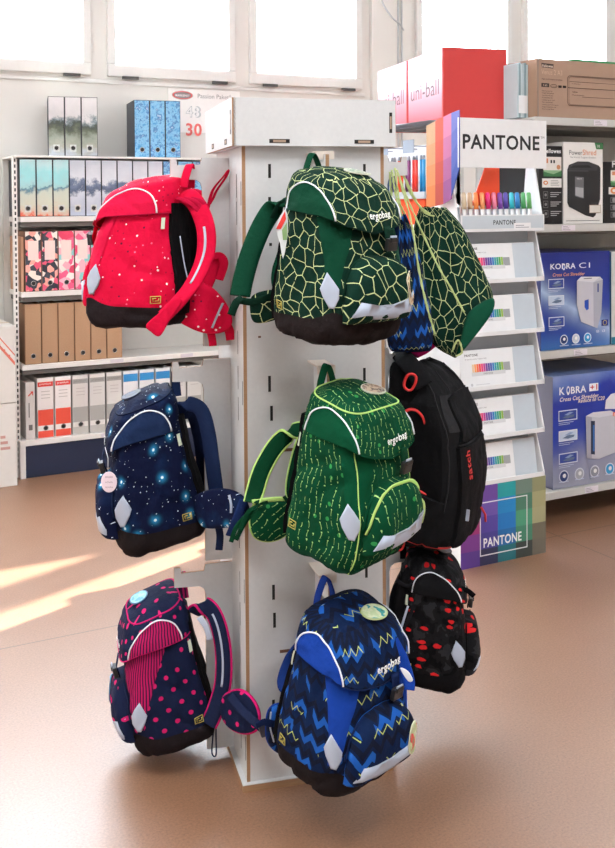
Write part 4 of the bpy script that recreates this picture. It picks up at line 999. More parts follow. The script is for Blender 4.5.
def big_black():
    red=M('d02a28',.5,name='red_trim')
    pk=Pack(443,452,RD+.04,66,6,'large black backpack with red trim loops, upper pack on the right side',GRP,center=(0,-.11,.25),name='hiking_backpack',ax=(1.04,1.05,1.0))
    o=pk.o
    S=Shape([(0,.125),(.1,.145),(.4,.15),(.7,.14),(.9,.115),(1,.09)],[(0,-.17),(.12,-.20),(.4,-.205),(.65,-.185),(.85,-.135),(1,-.07)],[(0,0),(.5,.01),(1,0)],.50,seed=9,rb=.04,rt=.04,wr=.006,n=3.4)
    blk=FAB('18181a'); gry=FAB('2b2b2d')
    close_shell('bag_body',S,blk,o,.50,close_top=True,nv=44)
    def seam(name,m,l,r=.0022,off=.002): return tube_on(name,S,m,o,l,r,off)
    for sg in (-1,1):
        seam('seam_piping',gry,[(sg*(1.5-.25*sin(t/20*pi)),.03+.45*t/20) for t in range(21)])
        seam('seam_piping',gry,[(sg*(.45+.1*sin(t/20*pi)),.10+.38*t/20) for t in range(21)])
        patch('side_panel',S,FAB('101012'),o,min(sg*1.45,sg*2.6),max(sg*1.45,sg*2.6),.10,.40,off=.004)
        patch('upper_panel',S,gry,o,min(sg*.5,sg*1.2),max(sg*.5,sg*1.2),.34,.43,off=.003)
        patch('side_pocket',S,blk,o,min(sg*1.35,sg*2.5),max(sg*1.35,sg*2.5),.04,lambda p:.17+.03*(abs(p)-1.9),off=.014,edge=.016)
    patch('front_pocket',S,blk,o,-.9,.9,.04,.30,off=.014,edge=.016,nu=30,nv=20)
    patch('front_upper_pocket',S,blk,o,-.75,.75,.315,lambda p:.43-.03*abs(p)**3,off=.010,edge=.012,nu=30,nv=14)
    seam('zip',gry,[(-.85+1.7*t/20,.305) for t in range(21)],.0026,.006)
    seam('base_piping',red,[(-4+8*t/64,.028) for t in range(64)],.0026,.002)
    q=MB()
    text_on(q,'satch',lambda x,y:S(-.55-(y)/.13,.215+x,.0165),bold=True,width=.075,height=.020); q.build('logo_lettering',red,o)
    q=MB(); q.box(S(-.7,.125,.02),(.006,.008,.03)); q.build('reflector',REFL,o)
    strap('grab_strap',pk.path([(398,350,.0),(404,358,-.06),(414,370,-.1),(424,386,-.12)]),.05,blk,o,pk.dirv((1,.7,0)),thick=.006)
    pad('shoulder_pad',pk.path([(392,366,-.03),(408,362,-.05),(420,374,-.07),(424,400,-.08),(418,430,-.08),(404,440,-.07),(394,420,-.05)]),BLK,o,thick=.06)
    strap('shoulder_strap',pk.path([(400,380,-.05),(394,410,-.07),(392,450,-.07),(400,490,-.07),(412,520,-.06)]),.05,BLK,o,pk.dirv((1,.1,.3)),thick=.016)
    sqp=[(407,376),(412,374),(416,377),(415,384),(411,390),(406,389),(404,384)]
    q=MB(); q.tube(smooth_path(pk.path([(x,y,-.13) for x,y in sqp]),4,closed=True),.0038,6,closed=True); q.build('red_ring',red,o)
    strap('red_loop',pk.path([(399,420,-.12),(406,411,-.13),(415,410,-.13),(422,416,-.13),(425,425,-.13)]),.009,red,o,pk.dirv((0,.5,1)),thick=.006)
    strap('red_loop',pk.path([(412,488,-.13),(426,494,-.14),(437,502,-.14),(436,508,-.13),(430,507,-.13)]),.009,red,o,pk.dirv((0,.5,1)),thick=.006)
    strap('red_loop',pk.path([(420,508,-.13),(428,514,-.14),(432,518,-.13)]),.008,red,o,pk.dirv((0,.5,1)),thick=.006)
    strap('webbing',pk.path([(436,500,-.14),(438,516,-.14),(440,536,-.13)]),.018,BLK,o,pk.dirv((1,0,0)),thick=.004)
    pad('hip_fin',pk.path([(396,500,-.05),(420,504,-.07),(434,520,-.07),(428,540,-.05),(404,545,-.04),(392,530,-.04)]),BLK,o,thick=.04)
    q=MB(); q.tube(smooth_path(pk.path([(x,y,-.09) for x,y in [(394,541),(400,538),(404,542),(402,549),(396,550)]]),4,closed=True),.003,6,closed=True); q.build('red_ring',red,o)
    q=MB(); a=S(.2,.11,.018); q.tube([a,a+Vector((.004,-.012,-.02)),a+Vector((.006,-.014,-.04))],.003,6); q.build('zip_pull',red,o)
green_cracked(); green_strings(); blue_zigzag(); crimson(); navy_stars(); polka(); black_flecks(); big_black()
# ================================================================== drawstring bags
def gymbag(pxs,dep,mat,corner,cord,label,tilt=0,cords=(),name='drawstring_bag',thick=.10):
    """pxs: outline of the sack in the photo, top gathered edge first; real thickness, gathered neck"""
    L_=pxs['left']; R_=pxs['right']
    o=empty(name,label=label,cat='bag',group='drawstring bags hanging on the tower'); n=len(L_)
    c=at_d(sum(p[0] for p in L_+R_)/(2*n),sum(p[1] for p in L_+R_)/(2*n),dep); o.location=c
    LL=smooth_path([at_d(*p,dep) for p in L_],6); RR=smooth_path([at_d(*p,dep+tilt) for p in R_],6); m=len(LL)-1
    q=MB(); nu=40
    fw=FWD
    def f(u,v):
        i=min(int(round(v*m)),m); a=LL[i]; b=RR[i]; ang=2*pi*u
        k=.5-.5*cos(ang); ctr=a.lerp(b,k)
        th=thick*(.32+.68*sin(min(1,v*1.25)*pi*.5))*(1 if v<.8 else (1-((v-.8)/.2)**2*.75))
        fold=.010*(1-v)*sin(ang*9)+.006*noise.noise(ctr*22)
        return ctr+fw*(-sin(ang)*th/2)*(1)+fw*fold+Vector((0,0,fold*.3))-c
    q.grid(f,nu,m,lambda u,v:((1-abs(2*u-1))*.36+(0.5 if u>.5 else 0),v*.42),closed=True)
    sk=q.build('sack',mat,o)
    return o,c
lime=FAB('bdca8a','cord_lime')
def cordset(o,c,paths,dep):
    for P in paths:
        pts=smooth_path([at_d(x,y,dep+d)-c for x,y,d in P],8)
        q=MB()
        # two strand twisted cord
        for ph in (0,pi):
            tw_=[]
            for i,p in enumerate(pts):
                a=i*1.1+ph; tw_.append(p+RGT*.0016*cos(a)+FWD*.0016*sin(a))
            q.tube(tw_,.0021,5)
        q.build('cord',lime,o)
dg=RD+.06
gm=pat_cracks()
o,c=gymbag(dict(left=[(420,207),(414,228),(413,262),(416,296),(424,326),(434,345),(452,357)],right=[(446,208),(462,226),(474,250),(486,276),(493,300),(480,328),(456,357)]),dg,gm,None,lime,'green drawstring bag with pale cracked line pattern and lime cords, hanging on right side',tilt=.08)
q=MB(); ctr=[(493,298),(492,312),(474,337),(457,356),(461,338),(466,318),(476,306)]
pad('corner_patch',[at_d(x,y,dg+.01-.045)-c for x,y in ctr],FAB('124a35'),o,thick=.03)
cordset(o,c,[[(398,172,0),(404,190,-.02),(414,214,-.06),(436,262,-.09),(452,290,-.09),(464,312,-.08)],[(402,170,0),(410,192,-.02),(424,212,-.05),(434,216,-.05)],[(452,352,-.05),(458,340,-.06),(462,352,-.05),(456,356,-.05)],[(398,168,0),(406,180,-.03),(418,204,-.05),(430,214,-.05)]],dg)
dgb=RD-.03
o,c=gymbag(dict(left=[(392,214),(390,240),(389,270),(388,300),(386,325),(388,345),(392,352)],right=[(406,214),(414,236),(421,262),(427,290),(432,318),(433,340),(430,351)]),dgb,pat_zigzag(),None,lime,'blue zigzag drawstring bag with lime cords, behind the top green backpack',tilt=.04,thick=.08)
cordset(o,c,[[(392,170,0),(394,186,-.02),(398,204,-.04),(402,216,-.04)],[(397,170,0),(402,188,-.03),(412,226,-.07),(420,276,-.07),(428,310,-.07),(435,334,-.06)],[(390,172,0),(391,190,-.01),(396,212,-.03)],[(395,168,0),(399,200,-.03),(405,214,-.04)]],dgb)
# magenta bag peeking out below
o,c=gymbag(dict(left=[(392,318),(392,330),(392,340),(396,348),(404,354)],right=[(444,316),(446,328),(442,340),(432,350),(418,358)]),RD+.08,FAB('a8145a'),None,lime,'magenta drawstring bag peeking out below the blue zigzag bag',thick=.07)
# ================================================================== right shelving with shredder boxes
RY=3.60; RX0=3.06; RX1=4.35
rl=[at_y(560,491,RY).z,at_y(575,349,RY).z,at_y(580,224,RY).z,at_y(560,117.5,RY).z]
print('right levels',rl)
rs=empty('shelving_unit',(RX0,RY,0),label='grey metal shelving unit holding boxed paper shredders at the right',cat='shelf')
RS=M('c9c8c4',.45,name='shelf_grey')
def Rl(x,y,z): return (x-RX0,y-RY,z)
for i,z in enumerate(rl):
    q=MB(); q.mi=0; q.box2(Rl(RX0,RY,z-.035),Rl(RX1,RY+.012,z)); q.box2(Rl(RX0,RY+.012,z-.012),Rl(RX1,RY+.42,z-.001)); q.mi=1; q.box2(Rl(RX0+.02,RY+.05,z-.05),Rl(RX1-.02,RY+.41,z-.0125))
    q.build('shelf',[RS,M('77756f',.6)],rs,bevel=.002)
    tp=[(574,.07),(581,.07),(569,.09),(601,.07)][i]
    if i==0: tp=(592,.07)
    x=at_y(tp[0],205,RY).x; q=MB(); q.box2(Rl(x-.045,RY-.003,z-.030),Rl(x+.035,RY-.0003,z-.004)); lab=q.build('price_label',M('e6dfe6',.4),rs)
    p=Panel(Rl(x-.045,RY-.003,z-.030),(1,0,0),(0,0,1),(0,-1,0))
    for t in range(3): p.rect(M('8d8790',.5),.006,.005+.007*t,.05-.008*t,.007+.007*t)
    p.build('label_print',lab)
q=MB(); q.box2(Rl(RX0,RY+.42,0),Rl(RX1,RY+.435,rl[3]+.02)); q.build('back_panel',M('b9b8b1',.6),rs)
for x in (RX0+.0,RX1-.04):
    q=MB(); q.box2(Rl(x,RY+.38,0),Rl(x+.04,RY+.42,rl[3])); q.build('upright',RS,rs)
for x in (RX0+.02,RX1-.06):
    q=MB(); q.box2(Rl(x,RY+.05,.0),Rl(x+.04,RY+.42,.05)); q.build('foot',M('55534f',.5),rs)
Y0=RY+.02
def carton(name,x0p,x1p,ytop,ybot,pref,depth,face_mat,side_mat,label,cat='box',group='shredder cartons on the right shelving',y=None,zb=None,bend=1):
    y=y or Y0; a=at_y(x0p,(ytop+ybot)/2,y); b=at_y(x1p,(ytop+ybot)/2,y); zt=at_y((x0p+x1p)/2 if pref is None else pref,ytop,y).z
    zb_=zb if zb is not None else at_y(x0p,ybot,y).z
    o=empty(name,(a.x,y,zb_+.0006),label=label,cat=cat,group=group); W=b.x-a.x; H=zt-zb_
    q=MB(); q.mi=0; q.box2((0,0.001,0),(W,depth,H)); 
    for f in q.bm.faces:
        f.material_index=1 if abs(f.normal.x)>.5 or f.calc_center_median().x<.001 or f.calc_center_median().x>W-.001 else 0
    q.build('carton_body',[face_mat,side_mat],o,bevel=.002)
    return o,W,H,Panel((0,0,0),(1,0,0),(0,0,1),(0,-1,0))
K=lambda c,r=.45: M(c,r)
# brown carton on top
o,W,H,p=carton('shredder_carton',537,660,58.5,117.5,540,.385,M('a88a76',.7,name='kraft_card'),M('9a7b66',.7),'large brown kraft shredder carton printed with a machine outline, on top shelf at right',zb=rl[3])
ink=K('3a2d26',.6); s=H/60
p.poly(ink,[(5.5*s,H-4.5*s),(22*s,H-5*s),(21.5*s,H-9.5*s),(6.5*s,H-9*s)]); p.text(K('d9c4b2'),'Fellowes',7*s,H-8.5*s,width=14*s,bold=True)
p.text(K('c9a98f'),'Venus 2 A3',5.5*s,H-16*s,width=28*s,height=5*s); p.text(ink,'High-performance laminator',6*s,H-21.5*s,width=28*s,slant=.2)
p.rect(ink,5.5*s,H-29*s,16*s,H-25*s); p.rect(K('a88a76'),8*s,H-28*s,9*s,H-26*s); p.text(K('d9c4b2'),'A3',10*s,H-28.3*s,height=2*s)
p.disc(ink,22*s,H-27.5*s,4.6*s,1.9*s); p.disc(K('a88a76'),22*s,H-27.5*s,4.0*s,1.4*s); p.text(ink,'express',19*s,H-28*s,width=6*s)
p.rect(ink,28*s,H-29*s,32.5*s,H-26.5*s); p.rect(ink,34*s,H-29*s,38.5*s,H-26.5*s)
for t,wd in enumerate((14,16,14.5,14,17,14,22,19,16)): p.text(ink,['Warm-up time fast','No jam technology','Auto shut off time','Release lever kit','Laminates up to 10 mil','Carry handle fold','Laminating speed and temperature','Energy saving adjusts itself','Made for large offices'][t],6*s,H-(33.5+2.35*t)*s,width=wd*s)
def rr(x0,y0,x1,y1,t,r):
    def pts(d): 
        L=[]
        for cx,cy,a0 in ((x1-r,y1-r,0),(x0+r,y1-r,90),(x0+r,y0+r,180),(x1-r,y0+r,270)):
            for k in range(6): a=radians(a0+18*k); L.append((cx+(r-d)*cos(a),cy+(r-d)*sin(a)))
        return L
    A=pts(0);B=pts(t); 
    for i in range(len(A)): j=(i+1)%len(A); p.poly(ink,[A[i],A[j],B[j],B[i]]); p.lay-=1
rr(40*s,H-47*s,W-.03,H-15.5*s,.5*s,4*s); rr(42*s,H-46*s,W-.04,H-16.5*s,.35*s,3*s)
p.rect(ink,41*s,H-28.6*s,W-.035,H-28*s); p.rect(ink,43*s,H-22*s,W-.035,H-21.6*s); p.rect(ink,60*s,H-37.5*s,W-.05,H-37.1*s); p.text(ink,'Fellowes',47*s,H-33*s,width=7*s,bold=True); p.text(ink,'Venus laminator pouch',46*s,H-24.3*s,width=12*s)
p.text(ink,'125 auto temperature',46*s,H-36.2*s,width=17*s)
p.rect(K('8b7f78'),0.0,0,1.2*s,H)
p.build('print',o)
q=MB(); 
# clear wrapped stack left of it
a=at_y(537,90,Y0).x
o=empty('wrapped_stack',(a-.062,Y0+.06,rl[3]+.0006),label='stack of clear-wrapped pale blue sleeves left of the brown carton on top shelf',cat='package')
for t in range(6):
    q=MB(); q.box2((.0+.0105*t,0,0),(.0085+.0105*t,.36,.245+.004*sin(t*2.1))); q.build('sleeve',M(['b9ccd2','8fa8ad','c8d7da'][t%3],.25),o,bevel=.001)
q=MB(); q.box2((.006,-.002,.02),(.056,-.0006,.10)); q.build('price_sticker',M('e9eef0',.4),o)
q=MB(); q.box2((.0,.0,.0),(.62,.36,.012)); o=q.build('green_folder',M('2f8a4d',.4),bevel=.002); z=rl[3]+ (at_y(540,58.5,Y0).z-rl[3])+.0015; o.location=(at_y(575,55,Y0).x,Y0+.02,z); tag(o,'thin green folder lying on top of the large brown carton','folder')
# second shelf
bk=K('19181a'); wh=K('eceae6'); gr=K('3f7a4c'); orr=K('d9884f'); 
def blackbox(x0,x1,yt,lab):
    o,W,H,p=carton('shredder_carton',x0,x1,yt,221,None,.33,bk,bk,lab,zb=rl[2])
    p.text(K('f2f2f2'),'Fellowes',W*.22,H*.91,width=W*.70,bold=True)
    p.rect(K('e3ddd6'),W*.18,H*.66,W*.95,H*.86); p.rect(K('c77f5a'),W*.22,H*.78,W*.38,H*.84); p.rect(bk,W*.48,H*.78,W*.55,H*.82); p.rect(bk,W*.60,H*.78,W*.67,H*.82); p.disc(K('c98a63'),W*.82,H*.73,W*.08)
    p.rect(gr,W*.18,H*.61,W*.95,H*.69); p.poly(K('8fb58c'),[(W*.2,H*.67),(W*.6,H*.64),(W*.93,H*.68),(W*.93,H*.69),(W*.2,H*.69)])
    p.rect(wh,W*.12,H*.47,W*.95,H*.585); p.disc(orr,W*.27,H*.53,W*.10,W*.07); p.disc(wh,W*.27,H*.53,W*.05,W*.03)
    for t in range(4): p.rect(K('9a9a9a'),W*.48,H*(.495+.02*t),W*(.85-.05*(t%2)),H*(.502+.02*t))
    for t in range(3):
        p.frame(K('6f6f6f'),W*.16,H*(.33-.12*t),W*.36,H*(.42-.12*t),W*.02); p.disc(K('8b8b8b'),W*.26,H*(.375-.12*t),W*.05)
        for u in range(3): p.rect(K('cfcfcf'),W*.46,H*(.40-.12*t-.025*u),W*(.92-.1*u),H*(.408-.12*t-.025*u))
    p.build('print',o)
blackbox(539,562.5,146,'black shredder carton with green picture band, left of the white one')
blackbox(604,640,162,'black shredder carton cut off by right edge, shorter than its neighbours')
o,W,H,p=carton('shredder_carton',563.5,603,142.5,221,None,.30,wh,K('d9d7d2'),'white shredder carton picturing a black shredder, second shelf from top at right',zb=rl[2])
p.text(K('5d5d5d'),'Power',W*.14,H*.845,width=W*.33); p.text(K('df8a55'),'Shred',W*.48,H*.845,width=W*.34)
p.text(K('8b8b8b'),'The World\'s Toughest Shredders',W*.16,H*.805,width=W*.66)
p.poly(gr,[(W*.78,H),(W,H),(W,H*.92),(W*.82,H*.92)]); p.text(wh,'10',W*.85,H*.94,height=H*.035)
p.poly(K('232325'),[(W*.09,H*.66),(W*.13,H*.72),(W*.35,H*.765),(W*.62,H*.765),(W*.88,H*.72),(W*.93,H*.69),(W*.92,H*.30),(W*.80,H*.10),(W*.74,H*.075),(W*.55,H*.10),(W*.13,H*.21),(W*.09,H*.26)])
p.poly(K('36363a'),[(W*.11,H*.66),(W*.15,H*.715),(W*.36,H*.755),(W*.62,H*.755),(W*.87,H*.715),(W*.83,H*.655)]); p.poly(K('111113'),[(W*.16,H*.685),(W*.24,H*.715),(W*.62,H*.72),(W*.72,H*.69)])
p.rect(K('5a5a5d'),W*.1,H*.645,W*.62,H*.652)
p.poly(K('6a6a6d'),[(W*.28,H*.58),(W*.50,H*.57),(W*.50,H*.31),(W*.40,H*.32),(W*.28,H*.34)]); p.poly(K('a9a9ab'),[(W*.29,H*.45),(W*.49,H*.44),(W*.49,H*.32),(W*.40,H*.33),(W*.29,H*.35)]); p.text(K('e8e8e8'),'Fellowes',W*.33,H*.545,width=W*.12)
p.rect(K('dedad2'),W*.64,H*.13,W*.93,H*.23); p.text(K('3a3a3a'),'Auto',W*.68,H*.24,height=H*.03,bold=True); p.frame(K('a9977f'),W*.64,H*.13,W*.93,H*.23,W*.01); p.rect(K('777777'),W*.05,H*.035,W*.9,H*.042)
p.build('print',o)
# blue cartons
def bluemat(seed):
    n=N('blue_carton_print'); g=n.tc('Generated'); s=n.sep(g); v=n.comb(n.add(s[0],seed),s[2],0)
    d=n.sub(n.add(s[2],n.mul(s[0],.45)),.62); ray_=n.math('POWER',n.math('SUBTRACT',1,n.math('ABSOLUTE',n.mul(d,3.2)),clamp=True),2.5)
    nz=n.noise(v,5,4); c=n.ramp(s[2],[(0,'3c6fb0'),(.18,'26479c'),(.5,'2a3f96'),(1,'202c80')]); c=n.mix(n.mul(ray_,n.add(.25,nz)),c,lin('bcd6ee')); return n.done(c,.3)
DB=K('1b2a6b')
def icons(p,W,H,x,ys,w,h):
    for k,y in enumerate(ys):
        p.rect(K('c6d4e6') if k==1 else K('31499a'),x,y,x+w,y+h); p.frame(K('dfe6f0'),x,y,x+w,y+h,w*.04); p.poly(K('5f7391'),[(x+w*.2,y+h*.3),(x+w*.5,y+h*.55),(x+w*.85,y+h*.5),(x+w*.8,y+h*.3),(x+w*.5,y+h*.2)])
        p.poly(K('8fa6c9'),[(x+w*.3,y+h*.55),(x+w*.6,y+h*.8),(x+w*.8,y+h*.7),(x+w*.5,y+h*.5)])
        for t in range(2): p.rect(K('c9d4ea'),x,y-h*(.18+.16*t),x+w*(.8-.2*t),y-h*(.13+.16*t))
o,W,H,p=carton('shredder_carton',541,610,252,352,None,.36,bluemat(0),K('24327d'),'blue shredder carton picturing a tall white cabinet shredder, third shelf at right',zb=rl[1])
p.text(K('f0f2f8'),'KOBRA',W*.13,H*.83,width=W*.36,height=H*.055,bold=True); p.text(K('f0f2f8'),'C1',W*.54,H*.83,width=W*.16,height=H*.055); p.text(K('e7a080'),'Cross Cut Shredder',W*.16,H*.755,width=W*.46,bold=True,slant=.2)
p.disc(K('f0f2f8'),W*.32,H*.85,W*.02,H*.035); p.disc(K('2a55b0'),W*.32,H*.85,W*.012,H*.02)
icons(p,W,H,W*.10,(H*.63,H*.46,H*.24),W*.22,H*.10)
p.poly(K('c9c9d2'),[(W*.50,H*.70),(W*.56,H*.74),(W*.84,H*.73),(W*.88,H*.70),(W*.86,H*.35),(W*.80,H*.19),(W*.56,H*.27),(W*.50,H*.45)])
p.poly(K('dcdce2'),[(W*.50,H*.70),(W*.56,H*.74),(W*.84,H*.73),(W*.74,H*.675)]); p.rect(K('3a3a44'),W*.60,H*.715,W*.72,H*.722)
p.poly(K('aeb0bd'),[(W*.74,H*.675),(W*.88,H*.70),(W*.86,H*.35),(W*.80,H*.19),(W*.745,H*.21)]); p.rect(K('2c3f86'),W*.80,H*.57,W*.82,H*.66); p.poly(K('2450b8'),[(W*.61,H*.49),(W*.67,H*.50),(W*.67,H*.40),(W*.64,H*.385),(W*.61,H*.42)])
p.rect(K('1d2f86'),W*.86,H*.21,W*.96,H*.275); p.disc(K('d8c45a'),W*.91,H*.2425,W*.03); p.disc(K('1d2f86'),W*.91,H*.2425,W*.023); p.text(K('f0f2f8'),'CE',W*.87,H*.145,height=H*.025); p.text(K('f0f2f8'),'GS',W*.78,H*.145,height=H*.025)
for k,c_ in enumerate(('17366f','c8d4dd','2f9bd0')): p.disc(K('e6ecf4'),W*(.31+.17*k),H*.10,W*.055); p.disc(K(c_),W*(.31+.17*k),H*.10,W*.045); p.disc(K('f4f4f4'),W*(.315+.17*k),H*.105,W*.018); p.rect(K('c9d4ea'),W*(.25+.17*k),H*.035,W*(.38+.17*k),H*.042)
p.build('print',o)
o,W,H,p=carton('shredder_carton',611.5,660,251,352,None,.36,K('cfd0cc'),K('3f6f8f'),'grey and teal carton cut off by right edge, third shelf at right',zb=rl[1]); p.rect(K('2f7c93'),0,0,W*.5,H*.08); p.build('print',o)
def bluemat2():
    n=N('blue_grey_carton_print'); g=n.tc('Generated'); s=n.sep(g); nz=n.noise(n.comb(s[0],s[2],0),4,4)
    t=n.add(n.sub(s[2],n.mul(s[0],.15)),n.mul(n.sub(nz,.5),.25)); c=n.ramp(t,[(0,'9a9db0'),(.18,'8d92b0'),(.33,'4a5aa6'),(.45,'2741a4'),(.75,'2036a0'),(.86,'5a73ba'),(1,'8a9cc8')]); return n.done(c,.3)
o,W,H,p=carton('shredder_carton',553,640,377,490,555,.385,bluemat2(),K('5e5f78'),'big blue and grey carton picturing a round white shredder, lowest shelf at right',zb=rl[0]+.001,y=Y0)
s=W/87
p.text(K('f4f4f8'),'K',6*s,H*.835,height=H*.065,bold=True); p.disc(K('f4f4f8'),14.5*s,H*.865,1.6*s,H*.04); p.disc(K('2a55b0'),14.5*s,H*.87,.9*s,H*.022); p.text(K('f4f4f8'),'BRA',17*s,H*.835,width=15*s,height=H*.06,bold=True)
p.rect(K('f4f4f8'),35*s,H*.835,44*s,H*.905); p.text(K('d23a34'),'+1',36*s,H*.845,width=7*s,height=H*.05,bold=True)
p.text(K('f0e0d8'),'Cross Cut Shredder',6*s,H*.775,width=38*s,bold=True,slant=.25); p.text(K('f0e0d8'),'Reduce to C20',24*s,H*.745,width=26*s,bold=True,slant=.25)
icons(p,W,H,5*s,(H*.60,H*.42,H*.22),18*s,H*.095)
p.poly(K('c3c3cc'),[(31*s,H*.62),(32*s,H*.24),(44*s,H*.215),(60*s,H*.25),(62*s,H*.30),(62*s,H*.60),(44*s,H*.59)]); p.poly(K('a7a7b4'),[(31*s,H*.62),(32*s,H*.24),(37*s,H*.225),(37*s,H*.60)])
p.poly(K('26324f'),[(36*s,H*.57),(40*s,H*.565),(40*s,H*.26),(36*s,H*.27)]); p.poly(K('3272b8'),[(38*s,H*.53),(39.6*s,H*.53),(39.6*s,H*.29),(38*s,H*.295)])
p.poly(K('d4d4dc'),[(31*s,H*.62),(38*s,H*.645),(56*s,H*.64),(62*s,H*.60),(44*s,H*.59)])
p.poly(K('d9d9e0'),[(50*s,H*.66),(51*s,H*.74),(56*s,H*.79),(64*s,H*.80),(80*s,H*.80),(80*s,H*.66),(60*s,H*.65)])
p.rect(K('e2623a'),58*s,H*.585,80*s,H*.62); p.text(K('f8f2ee'),'ENERGY SMART',59*s,H*.59,width=19*s,bold=True)
for k,c_ in enumerate(('17366f','a9adb4','8b8f99','2f9bd0')): p.disc(K('d6dbe6'),(9.5+15*k)*s,H*.11,4.6*s); p.disc(K(c_),(9.5+15*k)*s,H*.11,3.8*s); p.disc(K('f4f4f4'),(10+15*k)*s,H*.115,1.6*s); p.rect(K('c9d4ea'),(5+15*k)*s,H*.06,(14+15*k)*s,H*.066)
for r in (0,1,2,3,4,5):
    a=r*pi/3; p.poly(K('d8d8e4'),[(68*s+.2*s*cos(a+1.5),H*.48),(68*s+9*s*cos(a),H*.48+9*s*sin(a)),(68*s+9*s*cos(a+.05),H*.48+9*s*sin(a+.05))])
p.build('print',o)
# ================================================================== floor display of marker sets
PY=3.34; PX0=at_y(461,573,PY).x; PX1=at_y(546,557,PY).x; PW_=PX1-PX0; PD=.38
print('stand',PX0,PX1,PW_)
CW=M('e8e9ea',.45,name='card_white'); CG=M('aeb4ba',.5)
st=empty('cardboard_display',(PX0,PY,0),label='white cardboard floor display with colour swatch base and stepped trays of marker sets',cat='display stand')
zbase=at_y(546,474,PY).z
def yz(y,px=546,off=0): return at_y(px,y,PY+off).z
q=MB(); q.box2((0,0.002,0),(PW_,PD,zbase-.004)); q.build('base_box',CW,st,bevel=.002)
# swatches
cols=[('b53a86','b0266f','9c2a72','7a3a8c','5b3a8f'),('6b479b','6a52a5','54449a','47408f','2d2f52'),('1f9c9f','1e86c4','1f78c0','236aa8','1f6f79'),('6f8579','4c7f68','4e9b78','46886c','3c4440'),('8e8f6a','a3a077','a5a37c','6f6a5a','6b665a')]
p=Panel((0,0.002,0),(1,0,0),(0,0,1),(0,-1,0))
pw=[(461,480),(480,498),(498,516),(516,532.5),(532.5,546)]
for (a,b),cc in zip(pw,cols):
    xa=at_y(a,520,PY).x-PX0; xb=at_y(b,520,PY).x-PX0
    if a==461: xa=0
    if b==546: xb=PW_
    for k in range(5):
        z1=zbase*(1-k/5)-.004*(k==0); z0=zbase*(1-(k+1)/5); p.rect(M(cc[k],.5,var=.02),xa,z0,xb,z1); p.lay-=1
p.lay+=2
fx0=at_y(480,520,PY).x-PX0; fx1=at_y(527.5,520,PY).x-PX0
fz0=at_y(480,557,PY).z; fz1=at_y(480,503,PY).z
p.frame(M('e8e8e8',.5),fx0,fz0,fx1,fz1,.0045); p.text(M('f2f2f2',.5),'PANTONE',fx0+.018,fz0+.035,width=(fx1-fx0)*.80,height=.036,bold=True)
p.build('swatch_print',st)
# tiers
tz=[yz(y) for y in (474,430,382,330,279,229)]
sideout=MB()
for sg,x in ((-1,0.0),(1,PW_)):
    pts=[(0,zbase-.003)]
    for k,z in enumerate(tz):
        nz=tz[k+1] if k<5 else z+.26
        pts+=[(.0,z-.004),(.0,z+.012),(.052,nz-.012)]
    pts+=[(.05,yz(167)),(.11,yz(167)),(.13,tz[5]+.09),(PD*.85,tz[5]+.02),(PD,zbase-.003)]
    q=MB(); q.prism([(-a,b) for a,b in pts],(x-(0.006 if sg>0 else 0)+.003*0,0,0),(0,-1,0),(0,0,1),.006)
    q.build('side_panel',CW,st)
q=MB(); q.box2((.006,PD-.01,zbase),(PW_-.006,PD-.004,tz[5]+.02)); q.build('rear_panel',CG,st)
for k,z in enumerate(tz):
    q=MB(); q.mi=0
    q.box2((.006,.004,z-.004),(PW_-.006,.30,z)); q.box2((.006,.0,z-.006),(PW_-.006,.005,z+(.012 if k<5 else .062)))
    q.mi=1; q.box2((.0065,.10,z+.0001),(PW_-.0065,.104,(tz[k+1] if k<5 else z+.1)-.006))
    tr_=q.build('tray',[CW,CG],st,bevel=.0008)
    if k==5:
        p=Panel((0,.0,z),(1,0,0),(0,0,1),(0,-1,0)); p.rect(M('c5cfd6',.45),.012,.006,PW_-.012,.058)
        p.text(K('2b3038'),'PANTONE',PW_*.38,.022,width=.115,height=.018,bold=True); p.rect(K('eeeef0'),PW_*.62,.0,PW_*.82,.028); p.rect(K('9a9aa4'),PW_*.64,.008,PW_*.80,.011); p.rect(K('9a9aa4'),PW_*.64,.016,PW_*.74,.019); p.build('tray_print',tr_)
